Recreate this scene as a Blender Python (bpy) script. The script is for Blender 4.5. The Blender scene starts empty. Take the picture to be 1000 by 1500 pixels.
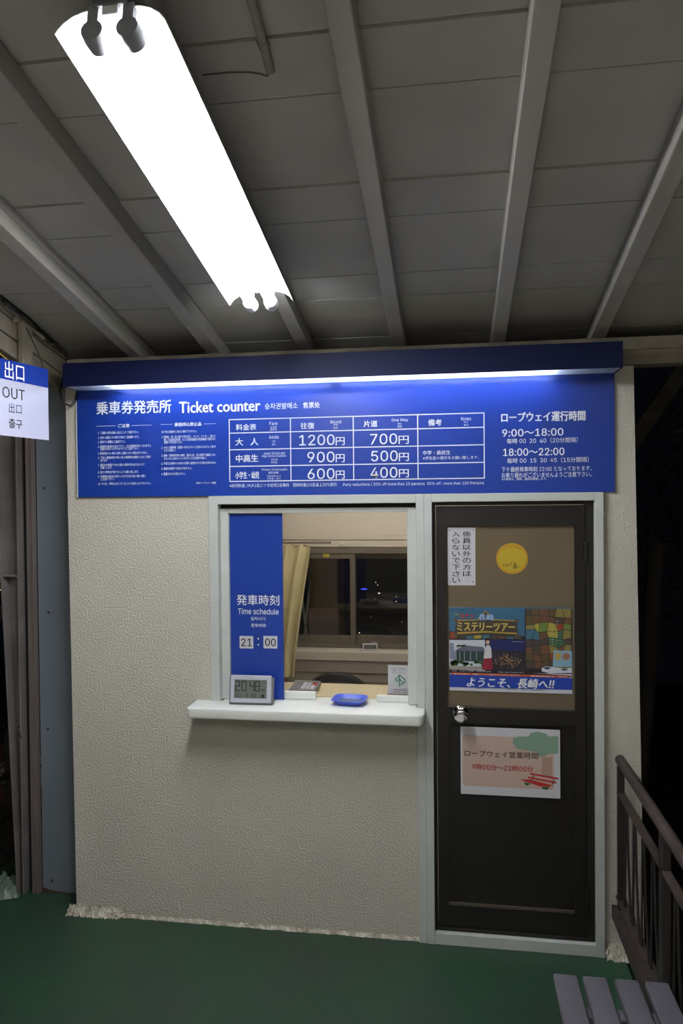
import bpy, bmesh, math, random
from mathutils import Vector, Matrix
random.seed(7)
SC = bpy.context.scene
COL = SC.collection

# ------------------------------------------------------------------ camera
F = 1072.5; YAW = -0.14996; PITCH = -0.01619; ROLL = -0.00931
CAM = Vector((0.0, -3.0, 1.816))
cy, sy, cp, sp = math.cos(YAW), math.sin(YAW), math.cos(PITCH), math.sin(PITCH)
_f = Vector((sy*cp, cy*cp, sp)); _r0 = Vector((cy, -sy, 0)); _u0 = _r0.cross(_f)
_r = math.cos(ROLL)*_r0 + math.sin(ROLL)*_u0; _u = -math.sin(ROLL)*_r0 + math.cos(ROLL)*_u0
cd = bpy.data.cameras.new('camera'); cam = bpy.data.objects.new('camera', cd); COL.objects.link(cam)
cd.sensor_fit = 'VERTICAL'; cd.sensor_height = 36.0; cd.lens = F/1500*36.0
cd.clip_start = 0.05; cd.clip_end = 500
m = Matrix.Identity(4)
for i, v in enumerate((_r, _u, -_f)):
    for j in range(3): m[j][i] = v[j]
m.translation = CAM; cam.matrix_world = m
SC.camera = cam

# ------------------------------------------------------------------ world, exposure
SC.view_settings.view_transform = 'Standard'; SC.view_settings.look = 'None'
SC.view_settings.exposure = 0.0; SC.view_settings.gamma = 1.0
SC.view_settings.use_curve_mapping = False
W = bpy.data.worlds.new('night'); SC.world = W; W.use_nodes = True
W.node_tree.nodes['Background'].inputs[0].default_value = (0.55, 0.65, 1.0, 1)
W.node_tree.nodes['Background'].inputs[1].default_value = 0.0022
FILL = 45.0        # tubes of the fill lamps added behind the viewer
TUBE = 124.0        # ceiling lamp tubes
CORNICE = 44.0     # tubes in the sign cornice
BOOTH = 50.0       # tube inside the booth

# ------------------------------------------------------------------ helpers
def ray(x, y):
    return _r*((x-500)/F) + _u*((750-y)/F) + _f
def at(x, y, Y=0.0):
    "point of the plane y=Y seen at photo pixel (x, y)"
    d = ray(x, y); return CAM + d*((Y-CAM.y)/d.y)
def atz(x, y, Z):
    d = ray(x, y); return CAM + d*((Z-CAM.z)/d.z)
AL = 0.2044; TA = math.tan(AL)
def rp(x, y, z0): return Vector((x, y, z0 - TA*y))
def onroof(px, py, z0):
    d = ray(px, py); t = (z0 - TA*CAM.y - CAM.z)/(d.z + TA*d.y); return CAM + d*t

def lin(c):
    return tuple(((v/255)/12.92 if v/255 <= 0.04045 else ((v/255+0.055)/1.055)**2.4) for v in c) + (1.0,)

def mat(name, col, rough=0.5, metal=0.0, var=0.0, vscale=6.0, bump=0.0, bscale=60.0, coat=0.0, spec=0.5, detail=4, col2=None, bdist=0.01):
    M = bpy.data.materials.new(name); M.use_nodes = True
    nt = M.node_tree; b = nt.nodes['Principled BSDF']
    c = lin(col)
    b.inputs['Base Color'].default_value = c
    b.inputs['Roughness'].default_value = rough; b.inputs['Metallic'].default_value = metal
    b.inputs['Coat Weight'].default_value = coat; b.inputs['Coat Roughness'].default_value = 0.06
    b.inputs['Specular IOR Level'].default_value = spec
    tc = nt.nodes.new('ShaderNodeTexCoord')
    if var or col2:
        n = nt.nodes.new('ShaderNodeTexNoise'); n.inputs['Scale'].default_value = vscale; n.inputs['Detail'].default_value = detail
        nt.links.new(tc.outputs['Object'], n.inputs['Vector'])
        r = nt.nodes.new('ShaderNodeValToRGB')
        r.color_ramp.elements[0].position = 0.3; r.color_ramp.elements[1].position = 0.7
        c2 = lin(col2) if col2 else tuple(v*(1-var) for v in c[:3]) + (1,)
        r.color_ramp.elements[0].color = c2; r.color_ramp.elements[1].color = c
        nt.links.new(n.outputs['Fac'], r.inputs['Fac']); nt.links.new(r.outputs['Color'], b.inputs['Base Color'])
    if bump:
        n2 = nt.nodes.new('ShaderNodeTexNoise'); n2.inputs['Scale'].default_value = bscale; n2.inputs['Detail'].default_value = 3
        nt.links.new(tc.outputs['Object'], n2.inputs['Vector'])
        bp = nt.nodes.new('ShaderNodeBump'); bp.inputs['Strength'].default_value = bump; bp.inputs['Distance'].default_value = bdist
        nt.links.new(n2.outputs['Fac'], bp.inputs['Height']); nt.links.new(bp.outputs['Normal'], b.inputs['Normal'])
    return M

def emit(name, col, s):
    M = bpy.data.materials.new(name); M.use_nodes = True
    b = M.node_tree.nodes['Principled BSDF']
    b.inputs['Base Color'].default_value = (0.8, 0.8, 0.8, 1)
    b.inputs['Emission Color'].default_value = lin(col); b.inputs['Emission Strength'].default_value = s
    return M

def glassmat(name, tint=(255, 255, 255), gl=0.06, rough=0.02):
    M = bpy.data.materials.new(name); M.use_nodes = True; nt = M.node_tree
    for n in list(nt.nodes): nt.nodes.remove(n)
    o = nt.nodes.new('ShaderNodeOutputMaterial'); mx = nt.nodes.new('ShaderNodeMixShader')
    t = nt.nodes.new('ShaderNodeBsdfTransparent'); g = nt.nodes.new('ShaderNodeBsdfGlossy')
    t.inputs[0].default_value = lin(tint); g.inputs['Roughness'].default_value = rough
    lw = nt.nodes.new('ShaderNodeLayerWeight'); pw = nt.nodes.new('ShaderNodeMath'); pw.operation = 'POWER'; pw.inputs[1].default_value = 4.0
    ml = nt.nodes.new('ShaderNodeMath'); ml.operation = 'MULTIPLY_ADD'; ml.inputs[1].default_value = .5; ml.inputs[2].default_value = gl
    nt.links.new(lw.outputs['Facing'], pw.inputs[0]); nt.links.new(pw.outputs[0], ml.inputs[0]); nt.links.new(ml.outputs[0], mx.inputs[0])
    nt.links.new(t.outputs[0], mx.inputs[1]); nt.links.new(g.outputs[0], mx.inputs[2])
    nt.links.new(mx.outputs[0], o.inputs[0]); return M

class MB:
    def __init__(s): s.v = []; s.f = []; s.bm = None
    def add(s, vs, fs, M=None):
        b = len(s.v)
        s.v += [tuple((M @ Vector(v)) if M else v) for v in vs]; s.f += [tuple(b+i for i in f) for f in fs]; return s
    def box(s, x0, x1, y0, y1, z0, z1, M=None):
        vs = [(x0,y0,z0),(x1,y0,z0),(x1,y1,z0),(x0,y1,z0),(x0,y0,z1),(x1,y0,z1),(x1,y1,z1),(x0,y1,z1)]
        return s.add(vs, [(0,3,2,1),(4,5,6,7),(0,1,5,4),(1,2,6,5),(2,3,7,6),(3,0,4,7)], M)
    def prism(s, poly, a, b, axis='y', M=None):
        "poly extruded along axis between a and b; poly (x,z) for y, (y,z) for x, (x,y) for z"
        n = len(poly); f = {'y': lambda p, t: (p[0], t, p[1]), 'x': lambda p, t: (t, p[0], p[1]), 'z': lambda p, t: (p[0], p[1], t)}[axis]
        vs = [f(p, a) for p in poly] + [f(p, b) for p in poly]
        fs = [tuple(range(n)), tuple(range(2*n-1, n-1, -1))] + [(i, i+n, (i+1) % n+n, (i+1) % n) for i in range(n)]
        return s.add(vs, fs, M)
    def tube(s, pts, r, n=10, cap=True):
        pts = [Vector(p) for p in pts]; rr = r if isinstance(r, (list, tuple)) else [r]*len(pts)
        vs = []; up = None
        for i, p in enumerate(pts):
            d = (pts[min(i+1, len(pts)-1)] - pts[max(i-1, 0)]).normalized()
            if up is None: up = Vector((0,0,1)) if abs(d.z) < .9 else Vector((1,0,0))
            a = d.cross(up).normalized(); b = a.cross(d).normalized(); up = b
            for k in range(n):
                t = 2*math.pi*k/n; vs.append(tuple(p + (a*math.cos(t) + b*math.sin(t))*rr[i]))
        fs = [(i*n+k, i*n+(k+1) % n, (i+1)*n+(k+1) % n, (i+1)*n+k) for i in range(len(pts)-1) for k in range(n)]
        if cap: fs += [tuple(range(n-1, -1, -1)), tuple((len(pts)-1)*n+k for k in range(n))]
        return s.add(vs, fs)
    def lathe(s, prof, M=None, n=20):
        "prof: (r, h) around local z"
        vs = [(r*math.cos(2*math.pi*k/n), r*math.sin(2*math.pi*k/n), h) for r, h in prof for k in range(n)]
        fs = [(i*n+k, i*n+(k+1) % n, (i+1)*n+(k+1) % n, (i+1)*n+k) for i in range(len(prof)-1) for k in range(n)]
        fs += [tuple(range(n-1, -1, -1)), tuple((len(prof)-1)*n+k for k in range(n))]
        return s.add(vs, fs, M)
    def build(s, name, material, parent=None, bevel=0.0, smooth=False, seg=2):
        me = bpy.data.meshes.new(name); me.from_pydata(s.v, [], s.f); me.validate()
        bm = bmesh.new(); bm.from_mesh(me)
        bmesh.ops.recalc_face_normals(bm, faces=bm.faces)
        if bevel:
            es = [e for e in bm.edges if len(e.link_faces) == 2 and e.calc_face_angle(0) > 0.6]
            bmesh.ops.bevel(bm, geom=es, offset=bevel, segments=seg, affect='EDGES', clamp_overlap=True, profile=0.5)
        bm.to_mesh(me); bm.free()
        if smooth:
            for p in me.polygons: p.use_smooth = True
            try: me.set_sharp_from_angle(angle=math.radians(40))
            except Exception: pass
        me.materials.append(material)
        o = bpy.data.objects.new(name, me); COL.objects.link(o)
        if parent:
            o.parent = parent
            o.matrix_parent_inverse = world_inv(parent)
        return o

def world_inv(p):
    M = Matrix.Identity(4); q = p
    while q is not None:
        M = q.matrix_parent_inverse @ q.matrix_basis @ M; q = q.parent
    return M.inverted()

def thing(name, label, cat, loc=(0,0,0), group=None):
    o = bpy.data.objects.new(name, None); COL.objects.link(o); o.location = loc; o.empty_display_size = 0.05
    o['label'] = label; o['category'] = cat
    if group: o['group'] = group
    return o
def tag(o, label=None, cat=None, group=None, kind=None):
    if label: o['label'] = label
    if cat: o['category'] = cat
    if group: o['group'] = group
    if kind: o['kind'] = kind
    return o
def struct(name, label=None, cat=None, loc=(0,0,0)):
    o = bpy.data.objects.new(name, None); COL.objects.link(o); o.location = loc; o['kind'] = 'structure'
    if label: o['label'] = label
    if cat: o['category'] = cat
    return o

# flat frames for print: origin, right, up, out
class Plane:
    def __init__(s, o, U, V):
        s.o = Vector(o); s.U = Vector(U).normalized(); s.V = Vector(V).normalized(); s.N = s.U.cross(s.V)   # N points to the reader
    def uv(s, px, py):
        d = ray(px, py); t = (s.o - CAM).dot(s.N)/d.dot(s.N); p = CAM + d*t - s.o
        return p.dot(s.U), p.dot(s.V)
    def p(s, u, v, e=0.0): return s.o + s.U*u + s.V*v + s.N*e

def runs(t):
    out = []
    for ch in t:
        a = ord(ch) < 128
        if out and (out[-1][1] == a): out[-1][0] += ch
        else: out.append([ch, a])
    return [(r, a) for r, a in out]
FONT = None
try:
    import os
    _p = os.path.join(bpy.utils.system_resource('DATAFILES'), 'fonts', 'Inter.woff2')     # Blender's own bundled sans
    if os.path.exists(_p): FONT = bpy.data.fonts.load(_p)
except Exception: FONT = None
def lettering(plane, lines, material, parent, name='lettering', e=0.0006, label=None, joined=False, humanist=False):
    """lines: (text, u0, u1, v_centre, height, weight[, shear]) in plane units; each line's ink is fitted to its box"""
    V = []; Fc = []; out = []
    def flush():
        if not V: return
        me = bpy.data.meshes.new(name); me.from_pydata(V, [], Fc); me.materials.append(material)
        o = bpy.data.objects.new(name, me); COL.objects.link(o); o.parent = parent; o.matrix_parent_inverse = world_inv(parent)
        if joined: o['kind'] = 'stuff'
        out.append(o)
    for L in lines:
        txt, u0, u1, vc, h, wt = L[:6]; sh = L[6] if len(L) > 6 else 0
        xs = []; ys = []; polys = []; cur = 0.0
        for run, asc in runs(txt):
            c = bpy.data.curves.new('t', 'FONT'); c.body = run.strip() if asc else run
            if FONT and asc and not humanist: c.font = FONT
            c.resolution_u = 2 if h > .02 else 1
            if wt < 0: c.offset = wt
            o = bpy.data.objects.new('t', c); COL.objects.link(o)
            dg = bpy.context.evaluated_depsgraph_get(); me = bpy.data.meshes.new_from_object(o.evaluated_get(dg))
            if asc: cur += .28*(len(run)-len(run.lstrip()))
            k_ = 1.0
            if asc and any(not q[1] for q in runs(txt)):       # full-height digits beside the square characters
                top = max([v.co.y for v in me.vertices] or [0]); k_ = (.74/top) if top > .3 else 1.0
            b = len(xs); xs += [v.co.x*k_ + cur + sh*v.co.y*k_ for v in me.vertices]; ys += [v.co.y*k_ for v in me.vertices]
            polys += [tuple(b+k for k in p.vertices) for p in me.polygons]
            if asc: cur += (max([v.co.x*k_ for v in me.vertices] or [0]) + .06) + .28*(len(run)-len(run.rstrip()))
            else: cur += 1.0*len(run)
            bpy.data.objects.remove(o); bpy.data.curves.remove(c); bpy.data.meshes.remove(me)
        if xs:
            ax, bx, ay, by = min(xs), max(xs), min(ys), max(ys)
            d = max(wt, 0)*h          # heavier strokes: the same glyphs printed again a hair to each side
            reps = [(0, 0)] if not d else [(-d, 0), (d, 0), (0, d*.6), (0, -d*.6)]
            for ri, (du, dv) in enumerate(reps):
                b = len(V)
                for x, y in zip(xs, ys):
                    uu = u0+d + (x-ax)/max(bx-ax, 1e-6)*(u1-u0-2*d) + du; vv = vc + ((y-ay)/max(by-ay, 1e-6)-.5)*(h-1.2*d) + dv
                    V.append(tuple(plane.p(uu, vv, e + ri*2e-5)))
                Fc += [tuple(b+i for i in p) for p in polys]
        if not joined: flush(); V = []; Fc = []
    if joined: flush()
    return out

def pxl(plane, txt, xl, xr, yc, h, wt=0.0, sh=0):
    "a line of print measured in the photo, laid level on its plane"
    xc = (xl+xr)/2
    u0 = plane.uv(xl, yc)[0]; u1 = plane.uv(xr, yc)[0]; v0 = plane.uv(xc, yc-h/2)[1]; v1 = plane.uv(xc, yc+h/2)[1]
    return (txt, u0, u1, (v0+v1)/2, v0-v1, wt, sh)

def patch(plane, polys, material, parent, name, e=0.0004, px=True, joined=False):
    "flat printed shapes; polys in photo pixels or plane units"
    for grp in ([polys] if joined else [[P] for P in polys]):
        V = []; Fc = []
        for P in grp:
            b = len(V)
            for q in P:
                u, v = plane.uv(*q) if px else q
                V.append(tuple(plane.p(u, v, e)))
            Fc.append(tuple(range(b, b+len(P))))
        me = bpy.data.meshes.new(name); me.from_pydata(V, [], Fc); me.materials.append(material)
        o = bpy.data.objects.new(name, me); COL.objects.link(o); o.parent = parent; o.matrix_parent_inverse = world_inv(parent)
        if joined: o['kind'] = 'stuff'

def rect(x0, x1, y0, y1): return [(x0,y0),(x1,y0),(x1,y1),(x0,y1)]
def ell(cx, cy_, rx, ry, n=28, a0=0, a1=2*math.pi): return [(cx+rx*math.cos(a0+(a1-a0)*k/n), cy_+ry*math.sin(a0+(a1-a0)*k/n)) for k in range(n)]

# ------------------------------------------------------------------ materials
m_stucco = mat('stucco', (206, 202, 192), .9, var=.10, vscale=2.2, bump=.9, bscale=120, bdist=.006)
m_crust = mat('crumbled plaster', (226, 222, 212), .95, bump=1, bscale=80, bdist=.01, col2=(150,142,128), vscale=25)
m_boothin = mat('booth inner paint', (206, 199, 188), .7, var=.08, vscale=2)
m_floor = mat('green floor paint', (30, 66, 45), .45, col2=(42, 54, 46), vscale=2.4, bump=.25, bscale=25, bdist=.004, detail=7)
m_board = mat('painted roof board', (186, 185, 179), .8, var=.14, vscale=3.5, bump=.3, bscale=18, bdist=.004)
m_rafter = mat('painted rafter', (178, 176, 168), .7, var=.10, vscale=5, bump=.25, bscale=30, bdist=.003)
m_fascia = mat('old beige board', (152, 144, 128), .85, col2=(110, 102, 88), vscale=7, bump=.5, bscale=30, bdist=.005)
m_alu = mat('grey white frame paint', (198, 203, 200), .45, var=.06, vscale=14)
m_aluin = mat('warm grey aluminium', (104, 97, 86), .5)
m_white = mat('white gloss paint', (232, 236, 232), .4, var=.04, vscale=10, bump=.15, bscale=30, bdist=.002)
m_blue = mat('blue sign print', (25, 57, 146), .32, coat=.35)
m_navy = mat('blue cornice', (11, 20, 62), .6, spec=.25)
m_print = mat('white print', (238, 240, 244), .45)
m_black = mat('black print', (22, 22, 26), .5)
m_red = mat('red print', (176, 30, 30), .5)
m_brown = mat('dark brown aluminium', (20, 17, 14), .5, var=.1)
m_brownline = mat('brown bead', (84, 74, 66), .4)
m_steelb = mat('blue grey steel sheet', (112, 122, 134), .55, var=.10, vscale=3, bump=.1, bscale=8)
m_col = mat('grey painted steel', (124, 118, 118), .5, col2=(98,93,93), vscale=5)
m_pinkst = mat('beige channel steel', (110, 101, 97), .5, var=.12)
m_iron = mat('rusty brown iron', (66, 55, 50), .55, col2=(44, 37, 34), vscale=20, bump=.3, bscale=50, bdist=.003)
m_dkiron = mat('dark iron', (36, 32, 30), .5)
m_chrome = mat('chrome', (230, 230, 232), .12, metal=1.0)
m_slat = mat('grey bench slat', (84, 82, 90), .55, var=.08, vscale=9, bump=.15, bscale=40, bdist=.002)
m_refl = mat('white enamel', (240, 242, 245), .35)
m_socket = mat('grey lamp socket', (150, 152, 158), .5)
m_fixture = mat('grey fixture body', (110, 112, 116), .5)
m_tube = emit('fluorescent tube', (252, 253, 252), TUBE)
m_fill = emit('fill tube', (255, 250, 240), FILL)
m_ctube = emit('cornice tube', (225, 236, 255), CORNICE)
m_btube = emit('booth tube', (255, 246, 230), BOOTH)
m_glass = glassmat('window glass', gl=.02)
m_night = glassmat('far window glass', (225, 225, 225), .04)
m_cloth = mat('cream curtain cloth', (224, 214, 174), .9, var=.12, vscale=8)
m_desk = mat('beige desk top', (196, 184, 152), .6, var=.06)
m_chair = mat('black chair', (28, 27, 28), .5)
m_tray = mat('blue plastic', (84, 104, 210), .35)
m_trayd = mat('slate blue tray mat', (74, 90, 118), .7, bump=.5, bscale=120, bdist=.002)
m_silver = mat('silver plastic', (188, 190, 204), .4)
m_greyp = mat('grey plastic', (118, 116, 122), .5)
m_lcd = mat('grey liquid crystal', (104, 108, 104), .3)
m_lcdk = mat('dark liquid crystal digits', (40, 44, 44), .4)
m_paper = mat('white paper', (206, 206, 214), .6)
m_green = mat('teal print', (40, 140, 110), .5)
m_dark = mat('black bark and night wood', (44, 40, 36), .8, var=.3)
m_leaf = mat('dark green leaf', (38, 56, 34), .6, var=.4, vscale=30)
m_signw = mat('white acrylic', (168, 170, 190), .18, coat=.5)
m_signb = mat('blue acrylic', (28, 52, 138), .18, coat=.5)
m_plastic = mat('clear grey plastic sheet', (118, 132, 124), .25, var=.3, vscale=12, bump=.6, bscale=14, bdist=.02)
m_wire = mat('black cable', (24, 24, 26), .5)
m_pipe = mat('painted conduit', (146, 144, 136), .6)
m_crate = mat('pale crate plastic', (150, 146, 142), .6)
m_brick = mat('reddish step edge', (96, 66, 54), .7, var=.3)

def opal():
    M = bpy.data.materials.new('opal acrylic'); M.use_nodes = True; nt = M.node_tree
    b = nt.nodes['Principled BSDF']; b.inputs['Base Color'].default_value = lin((235,238,242)); b.inputs['Roughness'].default_value = .3
    t = nt.nodes.new('ShaderNodeBsdfTranslucent'); t.inputs[0].default_value = lin((238,242,248))
    mx = nt.nodes.new('ShaderNodeMixShader'); mx.inputs[0].default_value = .6
    nt.links.new(b.outputs[0], mx.inputs[1]); nt.links.new(t.outputs[0], mx.inputs[2])
    nt.links.new(mx.outputs[0], nt.nodes['Material Output'].inputs[0]); return M
m_opal = opal()
def frosted():
    M = bpy.data.materials.new('frosted door glass'); M.use_nodes = True; nt = M.node_tree
    b = nt.nodes['Principled BSDF']; b.inputs['Base Color'].default_value = lin((128, 118, 100)); b.inputs['Roughness'].default_value = .3
    t = nt.nodes.new('ShaderNodeBsdfTranslucent'); t.inputs[0].default_value = lin((176, 162, 138))
    mx = nt.nodes.new('ShaderNodeMixShader'); mx.inputs[0].default_value = .45
    nt.links.new(b.outputs[0], mx.inputs[1]); nt.links.new(t.outputs[0], mx.inputs[2])
    nt.links.new(mx.outputs[0], nt.nodes['Material Output'].inputs[0]); return M
m_frost = frosted()

# ================================================================== FLOOR
fl = MB()
fl.prism([(-2.35,-1.25),(0.66,-1.25),(0.66,-.02),(0.76,0.0),(0.76,1.75),(-2.35,1.75)], -.12, 0.0, 'z')
tag(fl.build('floor', m_floor), 'green painted floor in front of the ticket booth', None, kind='structure')

tag(MB().box(-4.2,4.2,-8.2,-1.252,-.12,.0).build('floor_bounce', mat('pale bounce concrete',(206,202,194),.8,var=.1,vscale=3)), 'unseen pale platform added behind the viewer to bounce light', None, kind='structure')  # unseen pale floor added to bounce lamp light up to the ceiling
tag(MB().box(-4.2,4.2,-8.3,-8.2,-.12,4.3).build('wall_bounce', mat('bounce wall',(150,146,138),.8,var=.05)), 'bounce wall added far behind the viewer', None, kind='structure')  # unseen wall added to return some fill light
# ================================================================== BOOTH WALLS
ws = struct('wall_front', 'cream stucco front wall of the ticket booth')
TH = .10
def wl(z): return -1.672 + (2.45-z)*0.0068      # left edge of the wall leans out of plumb
def wr(z): return .703 + (2.30-z)*0.0152
w = MB()
zz = [0, .920, 1.838, 2.33]
for a, b in zip(zz, zz[1:]):
    xr = {0: -.113, .920: -1.02, 1.838: None}[a]
    if xr is None: w.prism([(wl(a),a),(wr(a),a),(wr(b),b),(wl(b),b)], 0, TH)
    else: w.prism([(wl(a),a),(xr,a),(xr,b),(wl(b),b)], 0, TH)
    if xr is not None: w.prism([(.585,a),(wr(a),a),(wr(b),b),(.585,b)], 0, TH)
w.build('stucco_face', m_stucco, ws)
# crumbled plaster flares at the foot of the wall
def crust(x0, x1, h, d, seed, n=40):
    random.seed(seed); mb = MB(); vs = []; rows = 6
    for i in range(n+1):
        x = x0 + (x1-x0)*i/n
        k = min(1, i/6)*min(1, (n-i)/6) if x1-x0 > .3 else 1
        for j in range(rows+1):
            t = j/rows
            vs.append((x + random.uniform(-.004,.004), .012 - (d*(1-t)**1.3)*(.6+.5*random.random()) - .012, max(0, h*t*(.8+.4*random.random()))*(1 if j else 0)))
    fs = [(i*(rows+1)+j, (i+1)*(rows+1)+j, (i+1)*(rows+1)+j+1, i*(rows+1)+j+1) for i in range(n) for j in range(rows)]
    mb.add(vs, fs); return mb
crust(-1.69, -1.44, .036, .030, 1, 70).build('plaster_crust', m_crust, ws, smooth=True)
crust(-1.45, -.115, .014, .012, 2, 110).build('plaster_crust', m_crust, ws, smooth=True)
crust(.588, .742, .050, .042, 3, 50).build('plaster_crust', m_crust, ws, smooth=True)
# side and back walls of the booth, its ceiling
tag(MB().box(-1.66, -1.58, TH, 1.62, 0, 2.33).build('wall_left', m_stucco), 'left side wall of the ticket booth', None, kind='structure')
tag(MB().box(.62, .70, TH, 1.62, 0, 2.33).build('wall_right', m_stucco), 'right side wall of the ticket booth', None, kind='structure')
wb = MB()
BX0, BX1, BZ0, BZ1 = -1.30, -.18, .905, 1.515
wb.box(-1.58, BX0, 1.5, 1.6, 0, 2.33).box(BX1, .62, 1.5, 1.6, 0, 2.33).box(BX0, BX1, 1.5, 1.6, 0, BZ0).box(BX0, BX1, 1.5, 1.6, BZ1, 2.33)
tag(wb.build('wall_back', m_boothin), 'beige back wall inside the ticket booth', None, kind='structure')
inn = struct('ceiling_booth', 'beige inner ceiling of the ticket booth')
MB().box(-1.58,-1.575,.1,1.5,0,2.3).build('lining_panel', m_boothin, bpy.data.objects['wall_left'])
MB().box(.615,.62,.1,1.5,0,2.3).build('lining_panel', m_boothin, bpy.data.objects['wall_right'])
MB().box(-1.575,-1.03,.1,.105,0,2.3).build('lining_panel', m_boothin, ws)
MB().box(-1.57,.61,.11,1.49,2.28,2.30).build('inner_ceiling_panel', m_boothin, inn)
MB().box(-1.57,.61,.11,1.49,.0005,.006).build('inner_floor_sheet', m_boothin, bpy.data.objects['floor'])

# top plate over the front wall, running on to the right
tp = struct('trim_1', 'beige timber plate lying on the booth wall and running out to the right')
MB().box(-1.67, 2.3, -.0, .09, 2.335, 2.392).build('lower_plate', m_fascia, tp, bevel=.004)
MB().box(-1.67, 2.3, .012, .09, 2.394, 2.445).build('upper_plate', m_fascia, tp, bevel=.004)

# ================================================================== CEILING: rafters and boards
ce = struct('ceiling', 'sloping painted board ceiling on exposed rafters')
RM = Matrix.Translation((0,0,0)) @ Matrix.Rotation(-AL, 4, 'X')     # local y runs down the slope
def roofbox(x0, x1, y0, y1, z0a, z0b):
    "y range measured horizontally, z0 heights measured at y=0"
    return MB().add([rp(x0,y0,z0a), rp(x1,y0,z0a), rp(x1,y1,z0a), rp(x0,y1,z0a), rp(x0,y0,z0b), rp(x1,y0,z0b), rp(x1,y1,z0b), rp(x0,y1,z0b)],
                    [(0,3,2,1),(4,5,6,7),(0,1,5,4),(1,2,6,5),(2,3,7,6),(3,0,4,7)])
ZD = 2.520
seam0 = -.09; SP = .1685
random.seed(3)
meshes = []
for k in range(-2, 48):
    y1 = seam0 - SP*k; y0 = y1 - SP
    if k < 9: g = (.0016, .0030, .0012, .0038, .0022)[k % 5]
    else: g = .002
    dz = random.uniform(-.0032, .0025)
    roofbox(-1.75, 2.2, y0+g, y1-g, ZD+dz, ZD+.018+dz).build('roof_board', m_board, ce)
# dark felt laid over the boards
roofbox(-1.8, 2.25, -8.15, .35, ZD+.021, ZD+.03).build('roof_cover', mat('roof felt', (30,30,30), .9), ce)
for xc, wd in ((-1.357,.056),(-1.0,.058),(-.606,.052),(-.213,.054),(.188,.054),(.573,.056),(.96,.056),(1.34,.056)):
    roofbox(xc-wd/2, xc+wd/2, -8.1, .30, 2.45, ZD-.003).build('rafter', m_rafter, ce, bevel=.003)
# small ledger beside the rafter on the left
roofbox(-1.329, -1.312, -6, .2, ZD-.022, ZD-.003).build('ledger_strip', m_rafter, ce)

# conduit and wire on the ceiling
t = thing('ceiling_conduit', 'painted conduit running down the ceiling boards right of the tube lamp', 'pipe', (-.5,-1.5,2.8))
p0 = onroof(352,-60,ZD-.012); p1 = onroof(396,104,ZD-.012)
dv = (p1-p0)
MB().tube([p0-dv*1.2, p0, p1], .0105, 10).build('pipe', m_pipe, t, smooth=True)
q = onroof(384.7,62,ZD-.012)
MB().tube([q-dv.normalized()*.006, q+dv.normalized()*.010], .0135, 10).build('coupling', m_pipe, t, smooth=True)
pts = [onroof(x,y,ZD-.004) for x,y in ((396,104),(392,112),(380,108),(365,106),(340,106),(318,108),(296,110))]
tag(MB().tube(pts, .0016, 6).build('thin_wire', mat('dusty grey wire',(96,94,90),.7)), 'thin grey wire stapled across the ceiling from the conduit end', 'cable')

# ================================================================== FLUORESCENT CEILING LAMP
def lamp(xa, ya, yb, label, m_t=None):
    """twin tube reflector lamp hung along the slope"""
    o0 = rp(xa, ya, 2.385); o1 = rp(xa, yb, 2.385); L = (o1-o0).length
    M = Matrix.Translation(o0) @ Matrix.Rotation(-AL, 4, 'X')     # local y along lamp, z = normal
    t = thing('tube_lamp', label, 'lamp', o0)
    # body
    MB().box(-.036,.036,.0,L-.0,.040,.062, M).build('fixture_body', m_fixture, t, bevel=.003)
    # reflector: bent sheet
    half = [(.030,.040),(.052,.040),(.062,.038),(.080,.031),(.097,.019),(.109,.004),(.113,-.004)]
    prof = [(-x,z) for x,z in reversed(half)] + half
    th = .002
    vs = []; n = len(prof)
    for y in (.012, L-.006):
        vs += [(x,y,z) for x,z in prof] + [(x*(1.012), y, z+th) for x,z in prof]
    fs = []
    for i in range(n-1):
        fs += [(i,i+1,2*n+i+1,2*n+i), (n+i,3*n+i,3*n+i+1,n+i+1), (i,n+i,n+i+1,i+1), (2*n+i,2*n+i+1,3*n+i+1,3*n+i)]
    fs += [(0,2*n,3*n,n), (n-1,2*n-1,4*n-1,3*n-1)]
    MB().add(vs, fs, M).build('reflector', m_refl, t, smooth=True)
    MB().box(-.016,.016,.004,.02,.022,.045, M).build('end_clip', m_refl, t, bevel=.002)
    for s in (-1, 1):
        x = s*.036
        MB().tube([M @ Vector((x,.042,-.006)), M @ Vector((x,L-.03,-.006))], .0160, 16).build('tube', m_t or m_tube, t, smooth=True)
        for e, y0, y1 in ((0,.008,.050),(1,L-.030,L+.004)):
            mb = MB(); ya_, yb_ = (y0, y1)
            mb.tube([M @ Vector((x,ya_,-.006)), M @ Vector((x,ya_+.02,-.006)), M @ Vector((x,yb_,-.006))], [.022,.0245,.0225], 18)
            mb.box(x-.011,x+.011,ya_,ya_+.016,-.008,.046, M)
            mb.build('lamp_socket', m_socket if e == 0 else m_refl, t, smooth=True)
    return t
lamp(-.643, -1.672, -.532, 'bright twin tube fluorescent lamp on the sloping ceiling above the counter')
for x_, ya_, yb_, lb_ in ((-1.2,-4.6,-3.45,'left lamp of the row just behind the viewer'),(.1,-4.6,-3.45,'middle lamp of the row just behind the viewer'),(1.4,-4.6,-3.45,'right lamp of the row just behind the viewer'),
    (-1.2,-6.4,-5.25,'left lamp of the farthest row behind the viewer'),(.1,-6.4,-5.25,'middle lamp of the farthest row behind the viewer'),(1.4,-6.4,-5.25,'right lamp of the farthest row behind the viewer')):
    lamp(x_, ya_, yb_, lb_, m_fill)  # unseen lamp rows added as fill for the ceiling and wall

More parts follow.
